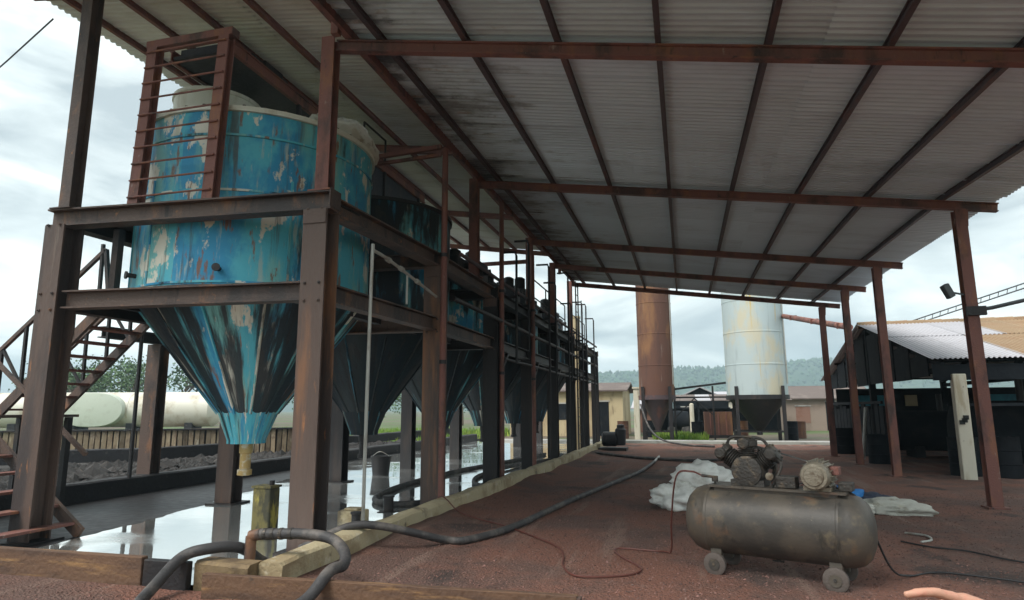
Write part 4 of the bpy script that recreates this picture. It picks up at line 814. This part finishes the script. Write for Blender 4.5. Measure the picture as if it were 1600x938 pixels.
# machinery in the shed
def boiler(x, y, r, l, label, ax_=(1, 0, 0), z=.9):
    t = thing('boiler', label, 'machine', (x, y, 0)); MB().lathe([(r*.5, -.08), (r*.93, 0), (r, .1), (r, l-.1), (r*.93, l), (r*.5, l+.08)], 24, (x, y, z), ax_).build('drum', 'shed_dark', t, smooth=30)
    A = Vector(ax_)
    for k in (.2, .8): p = Vector((x, y, 0))+A*l*k; MB().box(p.x-.12, p.x+.12, p.y-r*.8, p.y+r*.8, -.03, z-r*.75).build('saddle', 'dark_concrete', t)
    MB().tube([Vector((x, y, z+r-.02))+A*l*.5, Vector((x, y, z+r+.5))+A*l*.5], .08, 10).build('pipe', 'oily_steel', t)
boiler(6.4, 18.2, .75, 2.8, 'large dark boiler drum in the shed behind the white post')
boiler(9.8, 17.6, .6, 2.4, 'smaller dark drum at the right inside the shed', z=.8)
boiler(6.2, 22.5, .6, 2.6, 'dark drum at the back of the shed', z=.8)
for k, (x, y, h, lb) in enumerate(((5.9, 16.6, .85, 'dark oil drum just inside the shed corner'), (6.6, 16.4, .88, 'dark oil drum beside the white timber post'), (7.5, 16.5, .86, 'dark oil drum right of the white timber post'), (8.2, 16.9, .86, 'dark oil drum at the right of the shed front'), (5.0, 19.6, .8, 'dark oil drum outside the shed by the second canopy post'), (5.0, 23.6, .85, 'dark oil drum outside the slatted shed wall'))):
    t = thing('oil_drum', lb, 'drum', (x, y, 0), 0, 'oil drums by the shed')
    MB().lathe([(.27, .0), (.29, .02), (.29, h*.33), (.305, h*.345), (.29, h*.36), (.29, h*.66), (.305, h*.675), (.29, h*.69), (.29, h-.02), (.30, h), (.27, h), (.27, h-.03)], 22, (x, y, -.01)).build('shell', 'shed_dark', t, smooth=30)
    MB().lathe([(.03, 0), (.03, .02)], 8, (x+.12, y, h-.035)).build('bung', 'oily_steel', t)
t = thing('workbench', 'dark low workbench with a shelf at the far right of the shed', 'bench', (9.2, 15.4, 0))
MB().box(8.2, 10.4, 16.0, 16.7, .78, .84).build('top', 'shed_dark', t); MB().box(8.25, 10.35, 16.05, 16.65, .3, .34).build('shelf', 'oily_steel', t)
for x in (8.28, 10.3):
    for y in (16.06, 16.62): MB().bar((x, y, -.02), (x, y, .78), .06, .06).build('leg', 'oily_steel', t)
t = thing('scrap_pipe', 'bundle pipe leaning on the slatted shed wall', 'pipe', (5.0, 21.3, 0)); MB().tube([(4.95, 21.2, -.0), (5.24, 21.6, 1.5)], .05, 8).build('tube', 'galvanised', t)
MB().tube([(4.95, 21.2, 0.0), (4.93, 21.17, -.02)], .06, 8).build('collar', 'galvanised', t)
# slim antenna-like ladder over the shed, pipe and lamp on first canopy post
t = thing('roof_ladder', 'slim grey lattice ladder rising above the shed roof', 'ladder', (7.4, 21.5, 3.9))
a, b = Vector((6.75, 21.9, 3.95)), Vector((9.3, 19.6, 4.75))
for off in (0, .13): MB().tube([a+Vector((0, 0, off)), b+Vector((0, 0, off))], .018, 6).build('stile', 'lamp_grey', t)
for k in range(17): p = a.lerp(b, k/16); MB().tube([p, p+Vector((.03, 0, .13))], .01, 5).build('rung', 'lamp_grey', t)
MB().bar((6.75, 21.9, 3.7), (6.75, 21.9, 3.96), .06, .06).build('bracket', 'lamp_grey', t)
MB().bar((9.3, 19.6, 3.3), (9.3, 19.6, 4.75), .04, .04).build('prop', 'lamp_grey', t)
t = thing('side_pipe', 'dark horizontal pipe clamped to the nearest canopy post', 'pipe', (4.5, 11.45, 3))
MB().tube([(4.42, 11.36, 2.98), (4.65, 11.34, 3.01), (6.8, 11.3, 3.48)], .03, 8).build('pipe', 'lamp_grey', t, smooth=40); MB().box(4.3, 4.56, 11.30, 11.365, 2.90, 3.04).build('clamp', 'oily_steel', t)
t = thing('flood_lamp', 'small dark floodlight on the nearest canopy post', 'lamp', (4.1, 11.4, 3.3))
MB().bar((4.32, 11.4, 3.24), (4.12, 11.38, 3.29), .025, .025).build('arm', 'lamp_grey', t); MB().bar((4.13, 11.37, 3.2), (4.03, 11.33, 3.40), .09, .12).build('head', 'lamp_grey', t, bevel=.015)

# ================================================================== COMPRESSOR
cz = thing('air_compressor', 'grimy brown air compressor with long tank on small wheels', 'compressor', (.74, 6.45, .0), math.radians(-21))
def B(mb, nm, m_, par=cz, sm=None, bv=0): return mb.build(nm, m_, par, smooth=sm, local=True, bevel=bv)
Rt, ZT = .305, .475
B(MB().lathe([(.02, -.80), (.13, -.79), (.22, -.755), (.275, -.70), (.30, -.63), (Rt, -.57), (Rt+.004, -.565), (Rt+.004, -.545), (Rt, -.54), (Rt, 0), (Rt, .54), (Rt+.004, .545), (Rt+.004, .565), (Rt, .57), (.30, .63), (.275, .70), (.22, .755), (.13, .79), (.02, .80)], 44, (0, 0, ZT), (1, 0, 0)), 'tank', 'comp_paint', sm=35)
for x in (-.5, .5):
    for y in (-.2, .2):
        B(MB().bar((x, y*.8, .10), (x, y*.75, .30), .10, .06, up=(0, 1, 0)), 'bracket', 'comp_paint', bv=.006)
        wh = B(MB().lathe([(.045, -.026), (.086, -.028), (.099, -.02), (.101, 0), (.099, .02), (.086, .028), (.045, .026)], 26, (x, y*1.12, .103), (0, 1, 0)), 'wheel', 'caster', sm=35)
        B(MB().lathe([(.05, -.034), (.05, .034)], 14, (x, y*1.12, .103), (0, 1, 0)), 'hub', 'comp_paint', wh)
        B(MB().tube([(x, y*.75, .108), (x, y*1.33, .108)], .014, 8), 'axle', 'grimy_iron', wh)
B(MB().box(-.55, .62, -.17, .17, .775, .795).box(-.5, .55, -.14, -.12, .70, .776).box(-.5, .55, .12, .14, .70, .776), 'deck_plate', 'comp_paint')
# pump: crankcase, three finned cylinders in a W, heads, flywheel
px_, pz_ = -.20, .93
B(MB().lathe([(.10, -.13), (.135, -.12), (.14, 0), (.135, .12), (.10, .13)], 24, (px_, 0, pz_), (0, 1, 0)).box(px_-.15, px_+.15, -.11, .11, .797, .85), 'crankcase', 'grimy_iron', sm=35)
for a in (-.95, 0, .95):
    d = Vector((math.sin(a), 0, math.cos(a))); c = Vector((px_, 0, pz_)); yo = -.03 if a == 0 else .02*a
    c = c+Vector((0, yo, 0)); pr = [(.055, .09)]
    L0 = .09; Lc = .10 if a == 0 else .12
    nf = 6
    for k in range(nf): h = L0+.02+Lc*k/nf; pr += [(.058, h), (.088, h+.002), (.088, h+.008), (.058, h+.010)]
    cyl = B(MB().lathe(pr+[(.058, L0+Lc+.03)], 22, c, d), 'cylinder', 'grimy_iron', sm=30)
    B(MB().lathe([(.085, L0+Lc+.03), (.09, L0+Lc+.035), (.09, L0+Lc+.085), (.07, L0+Lc+.095)], 22, c, d), 'head', 'grimy_iron', cyl, sm=30)
    hd = c+d*(L0+Lc+.09)
    for q in range(4):
        an = q*PI/2+.6; x_ = d.orthogonal().normalized(); y_ = d.cross(x_); B(MB().lathe([(.011, 0), (.011, .02)], 6, hd+(x_*math.cos(an)+y_*math.sin(an))*.065, d), 'bolt', 'grimy_iron', cyl)
    s_ = Vector((0, -1, 0)); B(MB().lathe([(.035, 0), (.05, .02), (.05, .06), (.035, .07)], 14, c+d*(L0+Lc+.06)+s_*.085, s_), 'air_filter', 'grimy_iron', cyl, sm=30)
B(MB().tube(smooth_path([(px_-.20, -.02, 1.10), (px_-.16, -.02, 1.22), (px_, -.03, 1.235), (px_+.14, -.02, 1.21), (px_+.20, 0, 1.10)], 5), .014, 8), 'discharge_pipe', 'grimy_iron', sm=40)
B(MB().tube(smooth_path([(px_+.22, -.02, 1.06), (px_+.30, -.06, 1.0), (px_+.26, -.1, .88), (px_+.20, -.1, .77)], 5), .013, 8), 'delivery_pipe', 'grimy_iron', sm=40)
fw = B(MB().lathe([(.165, -.03), (.195, -.03), (.195, .03), (.165, .03), (.165, -.03)], 36, (px_, .19, pz_+.02), (0, 1, 0), close=False), 'flywheel', 'grimy_iron', sm=30)
for k in range(5): an = k*2*PI/5; B(MB().bar((px_, .19, pz_+.02), (px_+.17*math.cos(an), .19, pz_+.02+.17*math.sin(an)), .035, .02, up=(0, 1, 0)), 'spoke', 'grimy_iron', fw)
B(MB().tube([(px_, .1, pz_+.02), (px_, .24, pz_+.02)], .03, 12), 'hub', 'grimy_iron', fw, sm=40)
# motor with fins and fan cover
mxx = .40
mo = B(MB().lathe([(.06, -.24), (.105, -.235), (.117, -.2), (.117, .12), (.1, .15), (.04, .16)], 26, (mxx, -.02, .925), (0, 1, 0)).box(mxx-.11, mxx+.11, -.16, .10, .797, .83), 'motor', 'motor_alloy', sm=35)
for k in range(18):
    an = 2*PI*k/18
    if math.sin(an) > -.75: B(MB().bar((mxx+.123*math.cos(an), -.16, .925+.123*math.sin(an)), (mxx+.123*math.cos(an), .10, .925+.123*math.sin(an)), .006, .026, up=(math.cos(an), 0, math.sin(an))), 'fin', 'motor_alloy', mo)
B(MB().lathe([(.02, 0), (.075, .004), (.085, .02), (.085, .03)], 24, (mxx, -.272, .925), (0, 1, 0)), 'fan_cover', 'motor_alloy', mo, sm=30)
B(MB().box(mxx+.07, mxx+.17, -.10, .02, .93, 1.0), 'terminal_box', 'oxide_steel', mo, bv=.006)
B(MB().lathe([(.05, -.03), (.065, -.03), (.055, 0), (.065, .03), (.05, .03)], 20, (mxx, .19, .915), (0, 1, 0)), 'pulley', 'grimy_iron', mo, sm=30)
for zz, r1, r2 in ((1, .196, .066), (-1, .196, .066)): B(MB().bar((px_, .19, pz_+.02+zz*r1), (mxx, .19, .915+zz*r2), .03, .012), 'belt', 'rubber')
B(MB().box(.05, .22, -.12, .03, .797, .90), 'switch_box', 'grimy_iron', bv=.01); B(MB().lathe([(.03, 0), (.034, .01), (.034, .028), (.028, .03)], 16, (.02, -.16, .90), (0, -1, 0)), 'pressure_gauge', 'motor_alloy', sm=30); B(MB().tube([(.02, -.15, .795), (.02, -.15, .90)], .009, 6), 'gauge_stem', 'grimy_iron')
B(MB().box(.55, .66, -.08, .06, .797, .87), 'starter_box', 'grimy_iron', bv=.008)
B(MB().tube([(-.50, -.10, .78), (-.50, -.10, .86), (-.62, -.12, .87)], .014, 8).lathe([(.03, 0), (.03, .05)], 10, (-.50, -.10, .82)), 'outlet_valve', 'grimy_iron')
B(MB().tube([(0, 0, .175), (0, 0, .145)], .02, 8).tube([(-.05, 0, .15), (.05, 0, .15)], .01, 6), 'drain_cock', 'grimy_iron')

# ================================================================== HOSES AND CABLES
def hose(name, label, pts, r, m_, cat='hose', k=8, n=12, clamps=()):
    t = thing(name, label, cat, pts[0]); P = smooth_path(pts, k); MB().tube(P, r, n).build('tube', m_, t, smooth=60)
    for i in clamps: a = P[i]; d = (P[i+1]-P[i]).normalized(); MB().tube([a, a+d*.03], r+.005, n).build('clamp', 'grimy_iron', t, smooth=40)
    return t
hose('thick_hose', 'thick grey hose arching over the timber edging at the lower left', [(-3.6, 3.6, .07), (-4.0, 4.15, .065), (-4.17, 4.5, .12), (-4.2, 4.80, .27), (-4.06, 4.92, .325), (-3.9, 5.16, .30), (-3.85, 5.45, .12), (-3.85, 5.7, .05)], .047, 'rubber')
sp_ = thing('standpipe', 'dark steel standpipe with elbow behind the timber edging', 'pipe', (-3.86, 5.12, 0))
MB().tube([(-3.80, 5.17, -.02), (-3.79, 5.17, .40)], .048, 12).tube([(-3.80, 5.17, .40), (-3.70, 5.18, .42)], .05, 12).build('pipe', 'rust_steel', sp_, smooth=40); MB().box(-3.93, -3.67, 5.1, 5.26, .02, .06).build('base', 'oily_steel', sp_)
hose('clamped_hose', 'thick grey hose bending from the standpipe down over the rusty plank', [(-3.72, 5.18, .42), (-3.55, 5.2, .425), (-3.30, 5.22, .43), (-3.02, 5.2, .41), (-2.82, 5.08, .34), (-2.73, 4.92, .27), (-2.74, 4.72, .262), (-2.80, 4.45, .10), (-2.95, 4.0, .055), (-3.2, 3.5, .06)], .046, 'rubber', clamps=(3, 6, 9, 12))
hose('long_hose', 'long black hose crossing the kerb and running up the gravel yard', [(-3.95, 6.2, .08), (-3.72, 6.3, .2), (-3.45, 6.38, .30), (-3.22, 6.5, .29), (-2.95, 6.72, .2), (-2.66, 7.05, .07), (-2.42, 7.18, .06), (-2.15, 8.0, .06), (-1.98, 9.4, .06), (-1.80, 10.8, .06), (-1.45, 13.1, .06), (-1.09, 15.6, .06), (-.9, 18.5, .06)], .042, 'rubber')
MB().tube([(-.9, 18.5, .06), (-.84, 20.4, .075)], .03, 8).build('end_pipe', 'galvanised', bpy.data.objects['long_hose'], smooth=40)
hose('basin_hose', 'black hose looped in the shallow water around the second column', [(-4.28, 11.0, .5), (-4.0, 10.4, .18), (-3.98, 9.9, .08), (-4.3, 9.55, .06), (-4.7, 9.6, .06), (-5.0, 9.95, .06), (-5.2, 10.6, .06), (-5.35, 11.6, .06), (-5.4, 13.0, .06), (-5.3, 15.2, .06), (-4.8, 18.5, .06), (-4.5, 21, .06)], .045, 'rubber')
hose('basin_hose', 'shorter black hose lying in the water near the kerb', [(-3.75, 12.0, .06), (-4.2, 12.7, .06), (-4.5, 14.2, .06), (-4.3, 16.5, .07), (-3.9, 18.8, .06)], .04, 'rubber')
hose('far_hose', 'black hose curling over the far yard near the pump', [(-2.9, 21.5, .08), (-2.0, 20.6, .06), (-1.0, 19.6, .06), (.2, 19.2, .06), (1.2, 19.8, .06)], .04, 'rubber')
hose('sagging_hose', 'dark hose sagging from the rusty silo down to the yard', [(-2.0, 30.6, 1.7), (-1.6, 29.6, .7), (-1.0, 28.4, .2), (0, 27, .07), (1.0, 26.2, .06)], .04, 'rubber')
hose('air_line', 'thin red air line snaking from the compressor over the gravel to the kerb', [(.14, 6.55, .86), (.02, 6.62, .90), (-.12, 6.72, .84), (-.19, 6.95, .4), (-.21, 7.15, .06), (-.3, 7.2, .03), (-.77, 7.24, .03), (-.72, 6.9, .03), (-.47, 6.4, .03), (-.6, 6.12, .03), (-1.01, 6.0, .03), (-1.2, 6.35, .03), (-1.28, 6.8, .03), (-1.5, 7.3, .03), (-2.29, 8.2, .04), (-2.75, 8.55, .05), (-3.1, 8.7, .12), (-3.33, 8.85, .25), (-3.5, 9.0, .26), (-3.75, 9.2, .05)], .009, 'red_line', 'hose', 6, 6)
hose('power_cable', 'thin black cable hanging from the right end of the compressor', [(1.22, 6.25, .82), (1.38, 6.22, .74), (1.5, 6.32, .45), (1.66, 6.5, .12), (1.85, 6.7, .03), (2.2, 6.9, .03), (2.9, 6.6, .03)], .009, 'cable', 'cable', 6, 6)
hose('ground_cable', 'thin dark cable lying on the gravel at the right edge', [(2.25, 8.35, .03), (2.45, 8.1, .03), (2.75, 7.95, .03), (3.1, 7.5, .03), (4.0, 7.2, .03)], .009, 'cable', 'cable', 6, 6)
MB().tube(smooth_path([(2.45, 8.9, .03), (2.62, 8.75, .035), (2.6, 8.5, .03), (2.45, 8.35, .03)], 5), .012, 6).build('scrap_wire', 'galvanised'); tag(bpy.data.objects['scrap_wire'], 'short curl of pale wire on the gravel behind the compressor', 'wire')

# ================================================================== SACKS AND SMALL THINGS
lump('sack', 'white crumpled sack at the bottom left of the pile behind the compressor', 'sack', (-.10, 10.4, 0), .46, .36, .26, 'sack', 11, .2, .01)
lump('sack', 'white crumpled sack at the bottom right of the pile, behind the compressor pump', 'sack', (.42, 10.5, 0), .40, .36, .27, 'sack', 15, -.3, .01)
lump('sack', 'white bulging sack lying on top of the sack pile', 'sack', (.20, 10.45, .30), .45, .34, .25, 'sack', 19, .1, .0)
lump('sack', 'soiled greyish white sack lying flat right of the compressor', 'sack', (2.75, 10.6, 0), .52, .30, .14, 'dirty_sack', 23, -.2, .005)
lump('sack', 'flat pale sack between the blue sheet and the compressor', 'sack', (2.15, 10.3, 0), .36, .28, .13, 'dirty_sack', 27, .3, .005)
lump('blue_sheet', 'bright blue crumpled plastic sheet beside the compressor', 'sheet', (2.22, 11.0, 0), .26, .22, .22, 'blue_sack', 31, .1, .005)
lump('navy_sheet', 'dark navy crumpled sheet right of the blue plastic', 'sheet', (2.62, 11.15, 0), .40, .22, .13, 'navy_sack', 35, 0, .005)
t = thing('bucket', 'dark bucket standing in the water beyond the second tank', 'bucket', (-6.9, 14.0, 0)); MB().lathe([(.19, .02), (.23, .42), (.245, .43), (.245, .45), (.21, .45), (.18, .06)], 20, (-6.9, 14.0, 0), close=True).build('body', 'oily_steel', t, smooth=30); MB().tube(smooth_path([(-7.12, 14, .44), (-6.9, 13.95, .55), (-6.68, 14, .44)], 5), .008, 6).build('handle', 'galvanised', t)
t = thing('concrete_block', 'small mossy concrete block half in the water behind the front column', 'block', (-4.4, 8.2, 0)); MB().box(-4.62, -4.28, 8.1, 8.38, .0, .16).build('body', 'concrete', t, bevel=.02); MB().box(-4.55, -4.35, 8.16, 8.32, .16, .19).build('cap', 'concrete', t, bevel=.01)
t = thing('dark_stub', 'short black pipe stub standing in the water by the kerb', 'stub', (-3.95, 7.4, 0)); MB().lathe([(.055, -.0), (.055, .24), (.07, .245), (.07, .27), (.04, .27)], 14, (-3.97, 7.42, 0)).build('pipe', 'oily_steel', t, smooth=30); MB().box(-4.06, -3.88, 7.33, 7.51, .0, .03).build('foot', 'oily_steel', t)
t = thing('dark_stub', 'short black pipe stub in the water left of the second column', 'stub', (-4.3, 9.1, 0)); MB().lathe([(.075, -.0), (.075, .22), (.09, .225), (.09, .25), (.06, .25)], 14, (-4.32, 9.05, 0)).build('pipe', 'oily_steel', t, smooth=30); MB().box(-4.44, -4.2, 8.93, 9.17, .0, .03).build('foot', 'oily_steel', t)
t = thing('yellow_can', 'dark greenish brown square can with yellow stains standing in the water under the near tank', 'can', (-4.85, 6.9, 0)); MB().box(-4.99, -4.75, 6.78, 6.98, .02, .60).build('body', 'card', t, bevel=.02); MB().box(-5.0, -4.74, 6.77, 6.99, .598, .625).build('rim', 'card', t); MB().tube([(-4.8, 6.88, .62), (-4.8, 6.88, .68)], .03, 10).build('cap', 'oily_steel', t)

# ================================================================== PERSON (only the hand reaches into the frame)
def person():
    t = thing('person', 'person in a dark blue shirt at the right, one hand pointing into view', 'person', (1.25, .72, 0))
    bm = bmesh.new()
    def cap(p, q, r1, r2, n=14, sq=1.):
        p, q = Vector(p), Vector(q); d = q-p; l = d.length; m_ = d.normalized().to_track_quat('Z', 'Y').to_matrix().to_4x4(); m_.translation = p
        rings = [(r1*math.cos(a), -r1*math.sin(a)) for a in (1.45, 1., .5)]+[(r1, 0), ((r1+r2)/2, l/2), (r2, l)]+[(r2*math.cos(a), l+r2*math.sin(a)) for a in (.5, 1., 1.45)]
        V = [[bm.verts.new(m_ @ Vector((r*math.cos(2*PI*j/n), r*math.sin(2*PI*j/n)*sq, h))) for j in range(n)] for r, h in rings]
        for a, b in zip(V, V[1:]):
            for j in range(n): bm.faces.new((a[j], a[(j+1) % n], b[(j+1) % n], b[j]))
        bm.faces.new(V[0][::-1]); bm.faces.new(V[-1])
    # pointing hand (left arm): index straight, others curled, thumb beside
    tip, dip, pip, mcp = Vector((.336, 1.245, 1.197)), Vector((.356, 1.250, 1.2005)), Vector((.381, 1.258, 1.2005)), Vector((.428, 1.277, 1.186)); wr = Vector((.512, 1.300, 1.150))
    cap(tip, dip, .0072, .008); cap(dip, pip, .008, .0088); cap(pip, mcp, .0088, .0105)
    kn = [mcp, mcp+Vector((.006, .021, -.004)), mcp+Vector((.012, .040, -.010)), mcp+Vector((.020, .056, -.018))]
    for i, (k_, r) in enumerate(zip(kn, (.0105, .0105, .010, .009))):
        cap(k_, wr+(k_-mcp)*.45, r+.002, r+.006)
        if i: 
            a = k_+Vector((-.036, .004, -.014)); b = a+Vector((.010, .002, -.026)); c = b+Vector((.020, 0, -.004)); cap(k_, a, r, r-.0015); cap(a, b, r-.0015, r-.002); cap(b, c, r-.002, r-.003)
    th0 = wr+Vector((-.015, -.030, -.004)); th1 = wr+Vector((-.052, -.042, .000)); th2 = th1+Vector((-.028, .012, -.002)); cap(wr, th0, .018, .015); cap(th0, th1, .0145, .0115); cap(th1, th2, .011, .0085)
    el, sho = Vector((.72, 1.22, 1.06)), Vector((1.06, .82, 1.37))
    cap(wr, wr.lerp(el, .3), .024, .030); cap(wr.lerp(el, .3), el, .030, .040); cap(el, sho, .043, .058)
    # trunk, neck, head
    for a, b, r1, r2, sq in (((1.25, .72, .92), (1.25, .72, 1.12), .165, .150, .7), ((1.25, .72, 1.12), (1.25, .72, 1.34), .150, .175, .66)): cap(a, b, r1, r2, 20, 1)
    cap((1.08, .80, 1.38), (1.42, .64, 1.38), .062, .062); cap((1.25, .72, 1.38), (1.245, .735, 1.53), .062, .055)
    cap((1.25, .725, 1.60), (1.25, .73, 1.68), .076, .086, 20); cap((1.215, .80, 1.585), (1.25, .73, 1.60), .028, .07)
    cap((1.205, .815, 1.63), (1.212, .795, 1.665), .013, .009, 10)      # nose
    for s_ in (-1, 1): c = Vector((1.25, .73, 1.635))+Vector((.90, .43, 0)).normalized()*.082*s_; cap(c+Vector((0, 0, -.02)), c+Vector((0, 0, .02)), .012, .016, 8)
    # right arm relaxed
    cap((1.43, .63, 1.37), (1.49, .62, 1.08), .056, .042); cap((1.49, .62, 1.08), (1.47, .68, .84), .040, .026); cap((1.47, .68, .83), (1.465, .70, .75), .030, .028, 14, .6)
    for k in range(4): cap((1.455+.012*k-.012, .69+.014*k-.02, .75), (1.452+.012*k-.012, .70+.014*k-.02, .665+.006*abs(k-1)), .0095, .0075)
    cap((1.455, .665, .80), (1.43, .65, .73), .012, .009)
    # legs and shoes
    for s_ in (-1, 1):
        o_ = Vector((.085*s_, -.04*s_, 0)); cap(Vector((1.25, .72, .93))+o_, Vector((1.25, .73, .50))+o_*1.15, .095, .062); cap(Vector((1.25, .73, .50))+o_*1.15, Vector((1.25, .72, .10))+o_*1.2, .060, .045)
        f0 = Vector((1.26, .70, .052))+o_*1.2; cap(f0, f0+Vector((-.08, .17, -.008)), .048, .042)
    me = bpy.data.meshes.new('tmp'); bm.to_mesh(me); bm.free(); o = bpy.data.objects.new('body', me); COL.objects.link(o)
    rm = o.modifiers.new('r', 'REMESH'); rm.mode = 'VOXEL'; rm.voxel_size = .0052; sm = o.modifiers.new('s', 'SMOOTH'); sm.iterations = 4; sm.factor = .5
    dg = bpy.context.evaluated_depsgraph_get(); nm = bpy.data.meshes.new_from_object(o.evaluated_get(dg)); bpy.data.objects.remove(o)
    nm.name = 'body'; nm.materials.clear()
    for m_ in ('skin', 'shirt', 'trousers', 'rubber'): nm.materials.append(MATS[m_])
    for p in nm.polygons:
        c = p.center; i = 0
        if c.z < .10: i = 3
        elif c.z < .97 and not (c.x > 1.405 and c.z > .6): i = 2
        elif c.z < 1.44 and c.x > .80 and not (c.x > 1.40 and c.z < 1.16 and c.y > .55 and c.z < 1.12): i = 1
        p.material_index = i
    nm.shade_smooth(); L0 = t.location
    for v_ in nm.vertices: v_.co -= L0
    bo = bpy.data.objects.new('body', nm); COL.objects.link(bo); bo.parent = t
    mb = MB()
    mb.lathe([(.02, .105), (.06, .095), (.088, .05), (.093, 0), (.088, -.05), (.07, -.075)], 22, (1.262, .70, 1.67), (.15, -.25, 1)); mb.build('hair', 'hair', t, smooth=60)
    for s_ in (-1, 1):
        c = Vector((1.25, .73, 1.645))+Vector((-.40, .86, 0)).normalized()*.079+Vector((.90, .43, 0)).normalized()*.032*s_; MB().lathe([(.002, -.008), (.008, -.004), (.009, 0), (.008, .004), (.002, .008)], 10, c).build('eye', 'eye', t, smooth=60)
    c = Vector((1.20, .825, 1.585)); MB().bar(c-Vector((.022, .010, 0)), c+Vector((.022, .010, 0)), .012, .008).build('mouth', 'skin', t)
person()

# ================================================================== AIR
hzm = bpy.data.materials.new('haze'); hzm.use_nodes = True; t_ = hzm.node_tree; t_.nodes.remove(t_.nodes['Principled BSDF'])
pv = t_.nodes.new('ShaderNodeVolumePrincipled'); pv.inputs['Color'].default_value = (.68, .88, 1, 1); pv.inputs['Density'].default_value = .0009; pv.inputs['Anisotropy'].default_value = .2
t_.links.new(pv.outputs[0], t_.nodes['Material Output'].inputs['Volume'])
MATS['haze'] = hzm
HAZE = True
if HAZE: tag(MB().box(-1610, 1610, -310, 1710, -2, 112).build('haze', 'haze'), 'pale blue haze softening the far hills', 'haze', kind='stuff')
